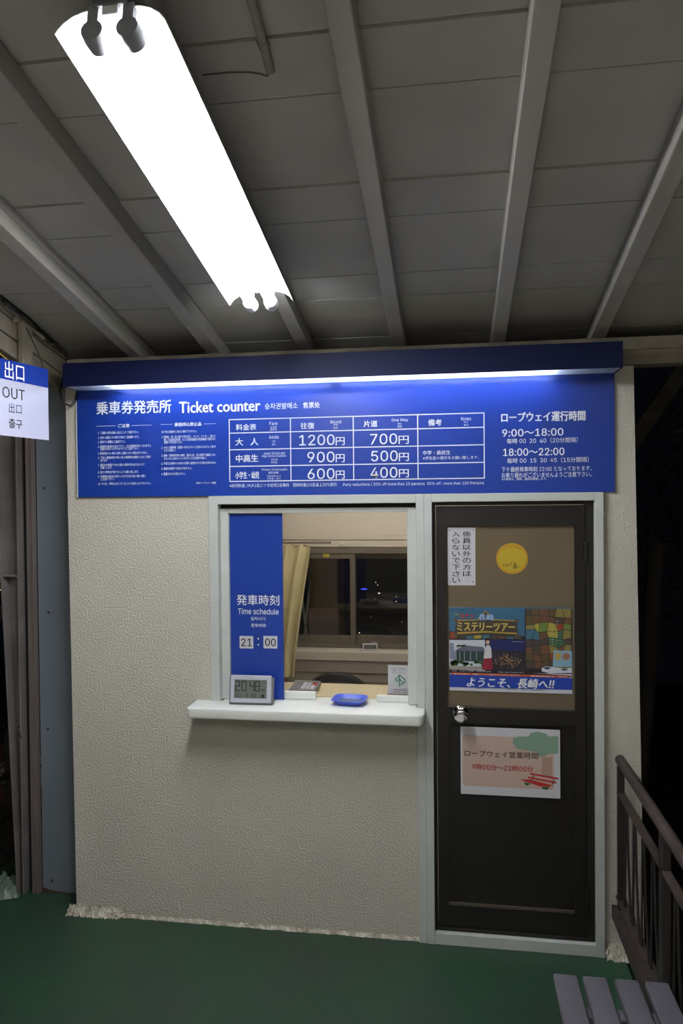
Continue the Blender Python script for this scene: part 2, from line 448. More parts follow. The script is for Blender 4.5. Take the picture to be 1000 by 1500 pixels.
# ================================================================== CORNICE LIGHT BOX over the sign
cl = thing('cornice_light', 'long blue light box above the ticket counter sign, glowing underneath', 'light box', (-.485,0,2.30))
CX0, CX1 = -1.603, .632
MB().box(CX0, CX1, -.142, -.136, 2.300, 2.398).build('front_panel', m_navy, cl, bevel=.001)
MB().box(CX0, CX1, -.136, .0, 2.392, 2.398).build('top_panel', m_navy, cl)
MB().box(CX0, CX0+.006, -.136, .0, 2.300, 2.392).build('end_panel', m_navy, cl)
MB().box(CX1-.006, CX1, -.136, .0, 2.300, 2.392).build('end_panel', m_navy, cl)
MB().box(CX0+.006, CX1-.006, -.136, -.004, 2.334, 2.338).build('inner_reflector', m_refl, cl)
MB().box(CX0+.006, CX1-.006, -.1355, -.1325, 2.302, 2.333).build('inner_reflector', m_refl, cl)
MB().box(CX0+.012, CX1-.012, -.008, -.003, 2.306, 2.333).build('inner_reflector', m_refl, cl)
MB().box(CX0+.006, CX1-.006, -.1355, -.0135, 2.3015, 2.3035).build('diffuser', m_opal, cl)
for a, b in ((-1.42,-.50),(-.46,.40)):
    MB().tube([(a,-.075,2.318),(b,-.075,2.318)], .0125, 12).build('tube', m_ctube, cl, smooth=True)
    for x in (a-.012, b):
        MB().tube([(x,-.075,2.318),(x+.012,-.075,2.318)], .015, 12).build('tube_holder', m_refl, cl, smooth=True)
# black cable loop beside the box
pts = [Vector((-1.64,.02,2.42)), Vector((-1.655,-.04,2.36)), Vector((-1.665,-.06,2.30)), Vector((-1.655,-.05,2.245)), Vector((-1.63,-.03,2.235)), Vector((-1.618,-.012,2.26)), Vector((-1.612,-.008,2.30))]
tag(MB().tube(pts, .006, 8).build('cable_loop', m_wire, smooth=True), 'black cable looping beside the left end of the blue light box', 'cable')

# ================================================================== SIGN BOARD
sb = thing('ticket_sign', 'wide blue ticket counter sign with white fare table', 'sign', (-.49,-.006,2.07))
MB().box(-1.613, .629, -.012, -.0005, 1.839, 2.302).build('board', m_blue, sb, bevel=.001)
MB().box(-1.617, -1.612, -.013, -.0005, 1.838, 2.302).build('edge_strip', m_alu, sb)
SP_ = Plane((0,-.012,0), (1,0,0), (0,0,1))
A = lambda *a, **k: pxl(SP_, *a, **k)
lettering(SP_, [A('乗車券発売所',141,251,596.5,19.5,.022), A('Ticket counter',262,381.5,595.3,17,.028)], m_print, sb, 'title_lettering', humanist=True)
lettering(SP_, [A('승차권발매소',387.6,436,594.6,9,.012), A('售票处',443.5,468.5,593.4,9,.02)], m_print, sb, 'small_title_lettering')
SX = lambda v: 130+v/4.762
SY = lambda v: 600+v/4.762
def ntc(txt, x0, x1, y, h=4.0, wt=.0): return A(txt, SX(x0), SX(x1), SY(y), h, wt)
L1 = [ntc('ご注意',202,285,112,5.4,.02),
 ntc('1. ご乗車の際は係員の指示によりご乗車下さい。',65,350,160), ntc('2. 他人の迷惑になる様な行為はご遠慮願います。',65,352,193), ntc('3. 車内での喫煙はご遠慮下さい。',65,258,225),
 ntc('4. 乗車券は係員がお切り下さい。なお乗車券を失くされますと',65,433,255), ntc('再度お求めいただきますのでご注意下さい。',82,350,273),
 ntc('5. 乗車定員のない時は入場をご遠慮いただく場合はありません。',65,410,303), ntc('6. 下記の乗車券及び他の社の乗車券は使用いただく事が',65,433,333), ntc('あります',82,130,355),
 ntc('7. 運行中は危険ですから窓から顔や手を出さないよう',65,388,385), ntc('お願いします。',82,165,405), ntc('8. 窓から物を投げ捨てないようお願い致します。',65,348,435),
 ntc('9. 手荷物は各自お持ちいただき忘れ物の無い様に',65,397,465), ntc('ご注意下さい。',82,180,485), ntc('10. その他、不明な点がございましたら係員におたずね下さい。',65,437,516)]
L2 = [ntc('搬器持込禁止品',598,785,102,5.4,.025), ntc('次の物は搬器内に持込む事ができません。',507,757,153),
 ntc('1. 危険品、但し次に掲げる物を除く。マッチ、ライター、香水に',507,885,188), ntc('類した油脂性液体等、ビン口瓶等容器及び医療機器で運行中に',525,885,208), ntc('使用するが目のもの。',525,655,228),
 ntc('2. 犬ネコ等動物（運賃の定めがないと認められるもの及び',507,885,262), ntc('カゴの為除く）',525,607,284), ntc('3. 動物（学術研究用の動物、愛玩小鳥、他お客様で容器に入れ',507,883,318), ntc('たものまたは他のものの人がない又は盲導犬を除く）',525,820,340),
 ntc('4. 不潔又は臭気のため他の旅客に迷惑をかける恐れがあるもの。',507,890,373), ntc('5. 搬器を破損する恐れがあるもの。',507,722,410), ntc('6. 重量30キロを超えるもの。',507,677,448), ntc('長崎ロープウェイ・水族館',748,888,511,3.4)]
lettering(SP_, L1+L2, m_print, sb, 'notice_lettering', joined=True)
def bar(x0, x1, y0, w_=.0016):
    a = SP_.uv(x0,y0); b = SP_.uv(x1,y0); v = (a[1]+b[1])/2; return rect(a[0], b[0], v-w_/2, v+w_/2)
patch(SP_, [bar(141.5,169.5,624,.0012), bar(192.6,221.8,623,.0012), bar(235,252.8,621.6,.0012), bar(298,316.5,620.8,.0012)], m_print, sb, 'heading_rule', px=False)
# table
us = [SP_.uv(x,655)[0] for x in (336,425.6,517.5,611.8,708.9)]
vsr = [SP_.uv(522,y)[1] for y in (609.8,630.2,655.2,680.3,702.8)]
ln = [rect(us[0]-.002, us[-1]+.002, v-.002, v+.002) for v in vsr] + [rect(u-.002, u+.002, vsr[-1], vsr[0]) for u in us]
patch(SP_, ln, m_print, sb, 'table_rule', px=False)
lettering(SP_, [A('1200',438,490,644.5,15.5,.004), A('900',450,490,669.5,15.5,.004), A('600',450.4,490,693.9,15.5,.004),
  A('700',542,581.6,643,15.5,.004), A('500',543.4,582.4,667.9,15.5,.004), A('400',542.4,582,692.2,15.5,.004)] +
  [A('円',x0,x1,y,12,.012) for x0,x1,y in ((491.6,504.6,646.3),(491.6,504.6,671.2),(491.6,504.6,695.4),(583.6,598.4,644.3),(584,598.6,669.4),(584,598.6,693.4))], m_print, sb, 'price_lettering')
lettering(SP_, [A('料金表',345.4,375.4,625.6,9.4,.02), A('大',344.6,356,647.4,11,.02), A('人',366.5,378.4,647,11,.02), A('中高生',345.4,378.2,671.4,11,.02), A('小学生・幼児',344.6,379.5,696,10.5,.02),
  A('往復',440,460.4,623.6,9.5,.02), A('片道',532.4,552.7,620.8,9.5,.02), A('備考',626.7,646.8,618.9,9.5,.02)], m_print, sb, 'heading_lettering')
lettering(SP_, [A('Fare',394.6,406.1,620.3,5), A('요금표',395.5,405.5,625.9,3), A('票价表',395.5,405.5,629.4,3), A('Adults',393.8,408.2,640.2,5), A('어른',398,403.6,646.6,3), A('成人',398,403.6,651,3),
  A('Junior School and',386,417,663.8,3.9), A('High School students',383.6,419,668.2,3.9), A('중고생',397,406,673.4,3), A('中学生',397,406,677.4,3),
  A('Primary School pupils',383.6,420.5,688,3.9), A('and under',393,408,692,3.9), A('초등학생·유아',391,411,697.6,3), A('小学生、幼儿',391,411,701.4-.4,2.8),
  A('Round',484,499.6,617.9,4.8), A('왕복',488,494.5,622.5,2.8), A('往返',488,494.5,626.6,2.8), A('One Way',573.4,597.6,615.6,5.2), A('편도',582,588.5,620.8,2.8), A('单程',582,588.5,624.8,2.8),
  A('Notes',675,689.8,613.4,4.8), A('비고',679,685.6,618.4,2.8), A('备注',679,685.6,622.4,2.8),
  A('中学・高校生',619.3,659.5,663,6.4,.01), A('※学生証の提示をお願い致します。',619.3,701.3,670.5,5),
  A('※幼児料金/大人1名につき幼児1名無料　団体料金/15名以上20%割引',336.4,493,710.6,5.6), A('Party reductions / 20% off more than 15 persons  30% off : more than 100 Persons',502.5,708.7,709.0,5.4)], m_print, sb, 'small_lettering', joined=True)
lettering(SP_, [A('ロープウェイ運行時間',733.6,857.3,610.2,15,.03), A('9:00～18:00',735.2,824.8,633.4,11,.025), A('毎時 00  20  40（20分間隔）',742,846,645.2,7.8,.004),
  A('18:00～22:00',736.5,826.4,661.9,11,.025), A('毎時 00  15  30  45（15分間隔）',742.4,862,674,7.8,.004), A('下り最終発車時刻 22:00 となっております。',734.4,866.4,686.8,7.4,.004),
  A('お乗り遅れがございませんようご注意下さい。',734.4,866.4,695.3,7.6,.004), A('※多客時は、随時、臨時発車致します。',734.4,800.8,701.6,4)], m_print, sb, 'hours_lettering')

# ================================================================== TICKET WINDOW
wn = struct('window_1', 'ticket counter window in the stucco wall')
fr = MB(); fr.box(-1.02,-.98,-.018,.085,.968,1.838).build('frame_side', m_alu, wn, bevel=.002)
MB().box(-.146,-.113,-.018,.085,.0,1.838).build('frame_side', m_alu, wn, bevel=.002)
MB().box(-.98,-.146,-.018,.085,1.803,1.838).build('frame_head', m_alu, wn, bevel=.002)
MB().box(-.98,-.943,.014,.07,.969,1.785).build('sash_side', m_alu, wn, bevel=.003)
MB().box(-.184,-.146,.014,.07,.969,1.785).build('sash_side', m_alu, wn, bevel=.003)
MB().box(-.943,-.184,.014,.07,1.764,1.785).build('sash_head', m_alu, wn, bevel=.003)
MB().box(-.98,-.146,.03,.07,1.785,1.802).build('head_gap', m_brown, wn)
# glass pane with the pass-through opening
g = [(-.943,.975),(-.578,.975),(-.578,1.10),(-.318,1.10),(-.318,.975),(-.184,.975),(-.184,1.764),(-.943,1.764)]
MB().prism(g, .056, .060).build('pane', m_glass, wn)
for x0, x1 in ((-.753,-.578),(-.318,-.186)):
    MB().box(x0, x1, .046, .066, .969, 1.0 if x0 < -.5 else .995).build('glass_channel', m_white, wn, bevel=.002)

# counter shelf
sh = MB(); outl = [(-1.088,.0),(-1.088,-.118),(-1.078,-.130),(-.135,-.130),(-.118,-.116),(-.113,-.095),(-.113,-.019),(-.147,-.0185),(-.147,.10),(-.975,.10),(-.975,.0)]
sh.prism(outl, .922, .968, 'z')
so = sh.build('counter_shelf', m_white, None, bevel=.008, smooth=True, seg=3)
tag(so, 'thick white counter shelf under the ticket window', 'shelf')

# departure time panel
dp = thing('departure_panel', 'tall blue time schedule panel at the left of the ticket window', 'sign', (-.84,.03,.97))
c0 = at(337.5,880,.03); c1 = at(414.5,880,.03)
MB().box(c0.x, c1.x, .03, .036, .9685, 1.763).build('board', m_blue, dp, bevel=.001)
DP = Plane((0,.03,0), (1,0,0), (0,0,1)); B = lambda *a, **k: pxl(DP, *a, **k)
lettering(DP, [B('発車時刻',346.6,409,879,15.5,.006), B('Time schedule',348.4,408,895.6,8.6,.006), B('발차시각',367.6,389,906.4,5.4), B('发车时间',367.6,389,916,5.4,.01), B('：',377,379.4,940,12,.02)], m_print, dp, 'lettering')
for i, (x0, x1, tx) in enumerate(((350.8,371,'21'),(385.8,406.2,'00'))):
    a = DP.uv(x0, 931.5); b = DP.uv(x1, 950)
    cdp = MB().box(a[0], b[0], .0285, .0300, b[1], a[1]).build('number_card', m_paper, dp)
    PL = Plane((0,.0285,0),(1,0,0),(0,0,1))
    lettering(PL, [pxl(PL, tx, x0+2.2, x1-2.2, 940.9, 11.5, .02)], m_black, cdp, 'digits')

# digital clock on the shelf
ck = thing('desk_clock', 'silver digital desk clock on the counter shelf in front of the blue panel', 'clock', (-.833,-.05,.968))
KM = Matrix.Translation((-.833,-.062,.9685)) @ Matrix.Rotation(.02,4,'Z') @ Matrix.Rotation(-.17,4,'X')
MB().box(-.094,.094,.0,.022,.0,.112, KM).build('back_case', m_greyp, ck, bevel=.004)
MB().box(-.087,.087,-.008,.0,.009,.121, KM).build('front_bezel', m_silver, ck, bevel=.003)
MB().box(-.03,.03,.001,.016,.112,.117, KM).build('snooze_bar', m_silver, ck, bevel=.002)
MB().box(-.070,.068,-.0095,-.008,.028,.103, KM).build('screen', m_lcd, ck)
KP = Plane(KM @ Vector((0,-.0095,0)), KM.to_3x3() @ Vector((1,0,0)), KM.to_3x3() @ Vector((0,0,1)))
# seven segment digits
SEG = {'0':'abcdef','1':'bc','2':'abged','4':'fgbc','8':'abcdefg','9':'abcdfg'}
def seg7(ch, x, z, w_, h, t_):
    P = []; g_ = t_*.15
    S = {'a':(x+g_,x+w_-g_,z+h-t_,z+h),'d':(x+g_,x+w_-g_,z,z+t_),'g':(x+g_,x+w_-g_,z+h/2-t_/2,z+h/2+t_/2),
         'b':(x+w_-t_,x+w_,z+h/2+g_,z+h-g_),'c':(x+w_-t_,x+w_,z+g_,z+h/2-g_),'f':(x,x+t_,z+h/2+g_,z+h-g_),'e':(x,x+t_,z+g_,z+h/2-g_)}
    for c in SEG[ch]: P.append(rect(*S[c]))
    return P
P = []
for ch, x in (('2',-.066),('0',-.039),('4',-.005),('8',.018)): P += seg7(ch, x, .056, .021, .042, .0045)
P += [rect(-.0125,-.0095,.067,.070), rect(-.0125,-.0095,.083,.086)]
for ch, x in (('2',-.062),('1',-.052),('9',-.020),('2',.002),('0',.014)): P += seg7(ch, x, .032, .009, .016, .002)
P += [rect(-.037,-.036,.032,.048), rect(.045,.058,.032,.045), rect(.047,.052,.058,.066), rect(.055,.060,.058,.066)]
patch(KP, P, m_lcdk, ck, 'digits', px=False, joined=True)
lettering(Plane(KM @ Vector((0,-.008,0)), KM.to_3x3() @ Vector((1,0,0)), KM.to_3x3() @ Vector((0,0,1))), [('RHYTHM',-.018,.014,.1105,.0036,.0)], m_greyp, ck, 'brand_lettering', e=.0003)

# blue tray
ty = thing('coin_tray', 'small blue plastic coin tray on the counter shelf in the pass-through', 'tray', (-.425,.015,.968))
TM = Matrix.Translation((-.428,.012,.9685)) @ Matrix.Rotation(-.09,4,'Z')
def traymesh():
    lv = [(.048,.038,0),(.064,.056,.022),(.068,.060,.022),(.068,.060,.019),(.062,.054,.0185)]
    inn_ = [(.061,.053,.0215),(.047,.037,.004)]
    mb = MB(); rings = [(.050,.040,0.0),(.068,.058,.020),(.072,.062,.020),(.072,.062,.023),(.066,.056,.023),(.050,.040,.004)]
    vs = []; n = 24
    def rr(a, b, k):
        th = 2*math.pi*(k+.5)/n; c, s_ = math.cos(th), math.sin(th); e_ = 5
        q = (abs(c)**e_ + abs(s_)**e_)**(-1/e_); return a*c*q, b*s_*q
    for a, b, z in rings: vs += [(*rr(a,b,k), z) for k in range(n)]
    fs = [(i*n+k, i*n+(k+1)%n, (i+1)*n+(k+1)%n, (i+1)*n+k) for i in range(len(rings)-1) for k in range(n)]
    fs += [tuple(range(n-1,-1,-1)), tuple((len(rings)-1)*n+k for k in range(n))]
    return mb.add(vs, fs, TM)
traymesh().build('bowl', m_tray, ty, smooth=True)
MB().box(-.047,.047,-.037,.037,.0042,.0085, TM).build('rubber_mat', m_trayd, ty)

# inside: desk, calculator, standing card, chair
dk = thing('booth_desk', 'beige desk top behind the ticket window glass', 'desk', (-.5,.22,.0))
MB().box(-1.2,-.12,.108,.335,.94,.968).build('desk_top', m_desk, dk, bevel=.002)
for x in (-1.17,-.15): MB().box(x-.015,x+.015,.15,.32,.006,.94).build('leg', m_desk, dk)
cal = thing('calculator', 'grey desk calculator lying on the booth desk behind the blue panel', 'calculator', (-.645,.15,.968))
CM = Matrix.Translation((-.652,.185,.969)) @ Matrix.Rotation(-.03,4,'Z') @ Matrix.Rotation(.05,4,'X')
MB().prism([(-.062,.0),(.062,.0),(.062,.018),(-.062,.014)], -.06, .06, 'x', CM @ Matrix.Translation((0,0,.0095))).build('case', m_greyp, cal, bevel=.002)
kb = []
for r_ in range(5):
    for c_ in range(5):
        x = -.05+c_*.021; y = -.055+r_*.017
        mm = m_red if (c_ == 4 and r_ == 4) else m_paper
        MB().box(x, x+.016, y, y+.012, .022+ (y+.06)*.0+.003, .029+(y+.06)*.03, CM).build('key', m_red if (c_ == 4 and r_ > 2) else (m_silver if c_ > 1 else m_greyp), cal)
MB().box(-.05,.05,.034,.056,.026,.0305, CM).build('display', m_lcd, cal)
st = thing('card_stand', 'white card with green arrow standing right behind the ticket window', 'sign', (-.235,.115,.968))
a = at(568,973,.12); b = at(612,1016,.12)
PLs = Plane((0,.118,0),(1,0,0),(0,0,1))
MB().box(a.x, b.x, .118, .1195, .985, at(590,974.5,.12).z).build('card', m_paper, st)
MB().box(a.x-.003, b.x+.003, .105, .135, .9685, .985).build('base', mat('brown stand base',(96,66,56),.5), st, bevel=.002)
C_ = lambda *q, **k: pxl(PLs, *q, **k)
lettering(PLs, [C_('Accommodation',573,594,979,2.2), C_('案内・みどり',575,592,982.4,2.2), C_('ガイドライン',574,593,985.6,2.2), C_('この施設は協会に加盟しています',572,606,1010.5,2.2), C_('お問い合わせ',576,604,1014,2)], m_black, st, 'lettering')
arr = MB()
def u3(px, py, e=.001): return PLs.p(*PLs.uv(px,py), e)
V3 = [u3(x,y) for x,y in ((578,996.5),(585,988.5),(593.5,996),(593,999),(587,1003))]
arr.tube(V3, .0024, 6); arr.tube([u3(585,990),u3(585,1006)], .0024, 6); arr.tube([u3(580,999),u3(585,994.5),u3(590,999)], .0022, 6)
arr.build('arrow_emblem', m_green, st)

chd = thing('office_chair', 'black office chair with rounded back behind the booth desk', 'chair', (-.61,.75,.006))
arc = [(-.60+.165*math.cos(a_), .74+.175*math.sin(a_)) for a_ in [math.pi*k/16 for k in range(17)]]
outer = [( -.603+.20*math.cos(math.pi*k/16), .74+.176*math.sin(math.pi*k/16)) for k in range(17)]
inner = [( -.59+.15*math.cos(math.pi*k/16), .72+.155*math.sin(math.pi*k/16)) for k in range(17)]
MB().prism(outer + [(-.77,.60),(-.72,.52),(-.48,.52),(-.43,.60)], .75, .79).build('backrest', m_chair, chd, bevel=.01, smooth=True)
MB().prism(inner + [(-.71,.60),(-.68,.55),(-.50,.55),(-.46,.60)], .735, .751).build('back_cushion', mat('chair cloth',(44,43,44),.9), chd, bevel=.006, smooth=True)
MB().box(-.80,-.40,.42,.78,.44,.50).build('seat', m_chair, chd, bevel=.02, smooth=True)
MB().tube([(-.60,.60,.10),(-.60,.60,.44)], .025, 12).build('post', m_chair, chd, smooth=True)
for k in range(5):
    t_ = 2*math.pi*k/5
    MB().tube([(-.60,.60,.11),(-.60+.24*math.cos(t_),.60+.2*math.sin(t_),.05),(-.60+.25*math.cos(t_),.60+.21*math.sin(t_),.012)], [.018,.014,.006], 8).build('leg', m_chair, chd, smooth=True)

# back window of the booth
w2 = struct('window_2', 'sliding night window in the back wall of the booth')
FY0, FY1 = 1.478, 1.56
MB().box(BX0-.02,BX1+.02,FY0,FY1,BZ1-.03,BZ1+.005).build('frame_head', m_aluin, w2, bevel=.002)
MB().box(BX0-.02,BX1+.02,FY0,FY1,BZ0-.005,BZ0+.022).build('frame_sill', m_aluin, w2, bevel=.002)
for x in (BX0-.02, BX1-.005): MB().box(x,x+.025,FY0,FY1,BZ0+.022,BZ1-.03).build('frame_side', m_aluin, w2, bevel=.002)
xm = at(517,880,1.5).x
def sash(x0, x1, y, nm='sash'):
    fw = .032
    s_ = MB().box(x0,x0+fw,y,y+.022,BZ0+.022,BZ1-.03).box(x1-fw,x1,y,y+.022,BZ0+.022,BZ1-.03).box(x0+fw,x1-fw,y,y+.022,BZ0+.022,BZ0+.07).box(x0+fw,x1-fw,y,y+.022,BZ1-.062,BZ1-.03).build(nm, m_aluin, w2, bevel=.0015)
    MB().box(x0+fw,x1-fw,y+.009,y+.013,BZ0+.07,BZ1-.062).build('pane', m_night, s_)
sash(BX0+.006, xm+.016, 1.483); sash(xm-.016, BX1-.006, 1.512)
MB().box(at(473,815,1.48).x, at(482,815,1.48).x, 1.481, 1.483, at(475,816,1.48).z, at(475,811,1.48).z).build('sticker', mat('yellow sticker',(190,180,60),.5), w2)
# sill box and ledges beneath, rail board above
ld = struct('trim_2', 'beige sill box and ledges under the back window')
MB().box(-1.57,.61,1.36,1.499,.845,.898).build('sill_board', m_boothin, ld, bevel=.003)
MB().box(-1.57,.61,1.395,1.499,.765,.838).build('sill_apron', m_boothin, ld, bevel=.003)
MB().box(-1.57,.61,1.44,1.499,.70,.752).build('sill_apron', m_boothin, ld, bevel=.003)
ld2 = struct('trim_3', 'beige rail board above the back window')
MB().box(-1.57,.61,1.478,1.499,1.525,1.565).build('rail_board', m_boothin, ld2, bevel=.003)
MB().box(-1.57,.61,1.486,1.499,1.57,1.61).build('rail_board', m_boothin, ld2, bevel=.003)
hk = at(499.5,799,1.46)
tag(MB().tube([hk+Vector((0,.015,-.012)),hk,hk+Vector((-.006,-.004,.012)),hk+Vector((.006,-.004,.02)),hk+Vector((.010,-.002,.008))], .004, 8).build('curtain_hook', m_white, smooth=True), 'white curtain runner left hanging above the middle of the back window', 'hook')

# curtain, gathered and pulled to the left
ct = thing('curtain', 'cream curtain drawn to the left of the back window', 'curtain', (-.95,1.3,.8))
def curtain():
    mb = MB(); nu, nv = 90, 30; vs = []
    for j in range(nv+1):
        t_ = j/nv; z = 1.555 - t_*.80
        xr = at(456-16*t_**1.6 - (8*math.sin(t_*2.2)), 803+ t_*190, 1.33).x
        xl = -1.35
        for i in range(nu+1):
            s_ = i/nu; x = xl + (xr-xl)*s_
            amp = .028*(.6+.4*t_)
            y = 1.335 + amp*math.sin(s_*42 + .8*math.sin(t_*3)) + .012*math.sin(s_*17+t_*2) - .02*t_
            vs.append((x + .008*math.sin(s_*42*1.0+1.2)*t_, y, z - .012*abs(math.sin(s_*21))*(1-t_)**3))
    fs = [(j*(nu+1)+i, j*(nu+1)+i+1, (j+1)*(nu+1)+i+1, (j+1)*(nu+1)+i) for j in range(nv) for i in range(nu)]
    return mb.add(vs, fs)
curtain().build('cloth', m_cloth, ct, smooth=True)
MB().tube([(-1.4,1.335,1.562),(-.72,1.335,1.562)], .006, 8).build('rail', m_aluin, ct)
# little clock on the sill
sc2 = thing('alarm_clock', 'tiny white digital clock on the sill of the back window', 'clock', (-.53,1.42,.898))
q0 = at(531,955,1.41); q1 = at(553,944,1.41)
SM = Matrix.Translation(((q0.x+q1.x)/2,1.41,.899)) @ Matrix.Rotation(.12,4,'Z') @ Matrix.Rotation(-.25,4,'X')
hw = (q1.x-q0.x)/2
MB().box(-hw,hw,0,.014,0,.045,SM).build('case', m_silver, sc2, bevel=.003)
MB().box(-hw+.008,hw-.008,-.001,0,.010,.036,SM).build('screen', m_lcd, sc2)
SPn = Plane(SM @ Vector((0,-.001,0)), SM.to_3x3() @ Vector((1,0,0)), SM.to_3x3() @ Vector((0,0,1)))
patch(SPn, sum([seg7(c, x, .013, .013, .020, .003) for c, x in (('2',-.036),('0',-.018),('4',.004),('8',.022))], []), m_lcdk, sc2, 'digits', px=False, joined=True)
MB().box(hw*.2,hw*.9,.002,.012,.045,.056,SM).build('top_button', m_greyp, sc2, bevel=.002)

# lamp inside the booth
bl = thing('booth_lamp', 'warm tube lamp on the ceiling inside the ticket booth', 'lamp', (-.4,.8,2.26))
MB().box(-1.0,.2,.76,.84,2.255,2.279).build('fixture_body', m_refl, bl, bevel=.003)
MB().tube([(-.98,.80,2.235),(.18,.80,2.235)], .015, 12).build('tube', m_btube, bl, smooth=True)
for x in (-.985,.185): MB().box(x-.008,x+.008,.785,.815,2.215,2.255).build('tube_holder', m_refl, bl)

# unseen bulb added under the back eave to light the pillar
ob = thing('fill_bulb', 'small bulb under the rear eave outside the booth', 'lamp', (-.75,1.66,2.2))
MB().lathe([(.004,-.035),(.022,-.026),(.03,-.005),(.022,.015),(.014,.03)], Matrix.Translation((-.75,1.68,2.2)), 14).build('bulb', emit('bulb', (255,226,196), 90.0), ob, smooth=True)
MB().tube([(-.75,1.68,2.232),(-.75,1.68,2.28),(-.75,1.60,2.30)], .014, 8).build('lamp_arm', m_socket, ob)
# tube lamp added out of view at the left to brighten the stair side
ol = thing('stair_fill', 'short tube lamp on a post over the stairs at the left', 'lamp', (-3.6,-.6,-.2))
MB().tube([(-3.6,-.6,-.2),(-3.6,-.6,3.0)], .03, 10).build('post', m_dkiron, ol, smooth=True)
MB().box(-3.6,-3.54,-.9,-.3,3.0,3.03).build('fixture_body', m_refl, ol)
MB().tube([(-3.57,-.88,2.975),(-3.57,-.32,2.975)], .016, 10).build('tube', emit('stair fill tube', (255,240,224), 60.0), ol, smooth=True)

# ================================================================== DOOR
dr = struct('door_1', 'dark brown booth door with frosted upper pane')
MB().box(-.1125,-.081,-.022,.085,0,1.838).build('frame_side', m_alu, dr, bevel=.002)
MB().box(.551,.585,-.022,.085,-.0,1.838).build('frame_side', m_alu, dr, bevel=.002)
MB().box(-.081,.551,-.022,.085,1.806,1.838).build('frame_head', m_alu, dr, bevel=.002)
MB().box(-.081,.551,-.020,.085,.0,.047).build('threshold', m_alu, dr, bevel=.002)
MB().box(-.0805,-.068,.0,.05,.048,1.805).build('jamb', m_brown, dr, bevel=.001)
MB().box(.521,.5505,.0,.05,.048,1.805).build('jamb', m_brown, dr, bevel=.001)
MB().box(-.0675,.5205,.0,.05,1.79,1.805).build('jamb', m_brown, dr, bevel=.001)
MB().box(-.0675,.5205,.0,.05,.048,.062).build('jamb', m_brown, dr, bevel=.001)
leaf = MB()
leaf.box(-.066,-.025,.008,.040,.064,1.788).box(.480,.519,.008,.040,.064,1.788).box(-.025,.480,.008,.040,1.708,1.788).box(-.025,.480,.008,.040,.905,.966).box(-.025,.480,.008,.040,.064,.150)
lf = leaf.build('door_leaf', m_brown, dr)
MB().box(-.025,.480,.020,.034,.150,.905).build('lower_panel', m_brown, dr)
# beads round the lower panel
bd = MB().box(-.025,.474,.012,.020,.150,.160); bd.build('panel_bead', m_brownline, dr)
MB().box(.474,.480,.012,.020,.150,.905).build('panel_bead', m_brown, dr)
MB().box(-.025,-.019,.012,.020,.160,.905).build('panel_bead', m_brown, dr)
MB().box(-.025,.480,.022,.028,.966,1.708).build('pane', m_frost, dr)
MB().box(-.025,.480,.014,.022,.966,.972).build('pane_bead', m_brownline, dr)
for px, py in ((680,1327),(745,1330),(768,1333)):
    p = at(px,py,.011); MB().lathe([(.0035,0),(.003,.002),(.001,.003)], Matrix.Translation((p.x,.012,.156)) @ Matrix.Rotation(math.pi/2,4,'X'), 10).build('screw', m_chrome, dr)
for z in (1.60,.22):
    MB().tube([(.520,-.004,z-.045),(.520,-.004,z+.045)], .007, 10).build('hinge', m_brown, dr, smooth=True)
kn = MB()
KN = Matrix.Translation((.028,.008,.944)) @ Matrix.Rotation(math.pi/2,4,'X')
kn.lathe([(.030,0),(.031,.004),(.026,.008),(.012,.011),(.011,.028),(.018,.034),(.026,.042),(.0275,.052),(.025,.060),(.016,.064),(.008,.063)], KN, 28)
k_ = kn.build('doorknob', m_chrome, dr, smooth=True)
MB().lathe([(.0075,.0),(.0075,.0022),(.004,.0024)], KN @ Matrix.Translation((0,0,.0632)), 16).build('key_cylinder', m_silver, k_, smooth=True)
# keep the little wall light reflections honest: rubber doorstop line
# -- notices on the door glass (front face of pane y=.022)
GP = Plane((0,.0200,0),(1,0,0),(0,0,1)); G = lambda *a, **k: pxl(GP, *a, **k)
def sheet(x0, x1, y0, y1, Y, m_, name, label, cat, th=.0012):
    a = at(x0,(y0+y1)/2,Y); b = at(x1,(y0+y1)/2,Y); c = at((x0+x1)/2,y0,Y); d = at((x0+x1)/2,y1,Y)
    t_ = thing(name, label, cat, ((a.x+b.x)/2, Y, d.z))
    MB().box(a.x,b.x,Y,Y+th,d.z,c.z).build('paper', m_, t_)
    return t_, (a.x,b.x,d.z,c.z)
n1, _ = sheet(655.2,696,772.6,857.4,.0202,m_paper,'staff_notice','white notice with vertical black characters, top left of the door pane','notice')
cols = lambda s_: '\n'.join(s_)
u_ = GP.uv(677.4,811)[0], GP.uv(689.6,811)[0], GP.uv(662,811)[0], GP.uv(673.4,811)[0]
def vcol(txt, ua, ub, ytop, ybot, plane, px):
    n = len(txt); v0 = plane.uv(px,ytop)[1]; v1 = plane.uv(px,ybot)[1]; st_ = (v0-v1)/n; R_ = []
    for i, ch in enumerate(txt):
        R_.append((ch, ua, ub, v0-st_*(i+.5), st_*.80, .012))
    return R_
lettering(GP, vcol('係員以外の方は',u_[0],u_[1],777.5,845,GP,683)+vcol('入らないで下さい',u_[2],u_[3],777.5,855,GP,668), m_black, n1, 'character')
patch(GP, [ell(x,y,.9,.9,10) for x,y in ((658.5,776.6),(692.6,776.4),(659.6,852.6),(692.2,852.3))], mat('pin dark',(70,64,60),.4), n1, 'pin_mark')

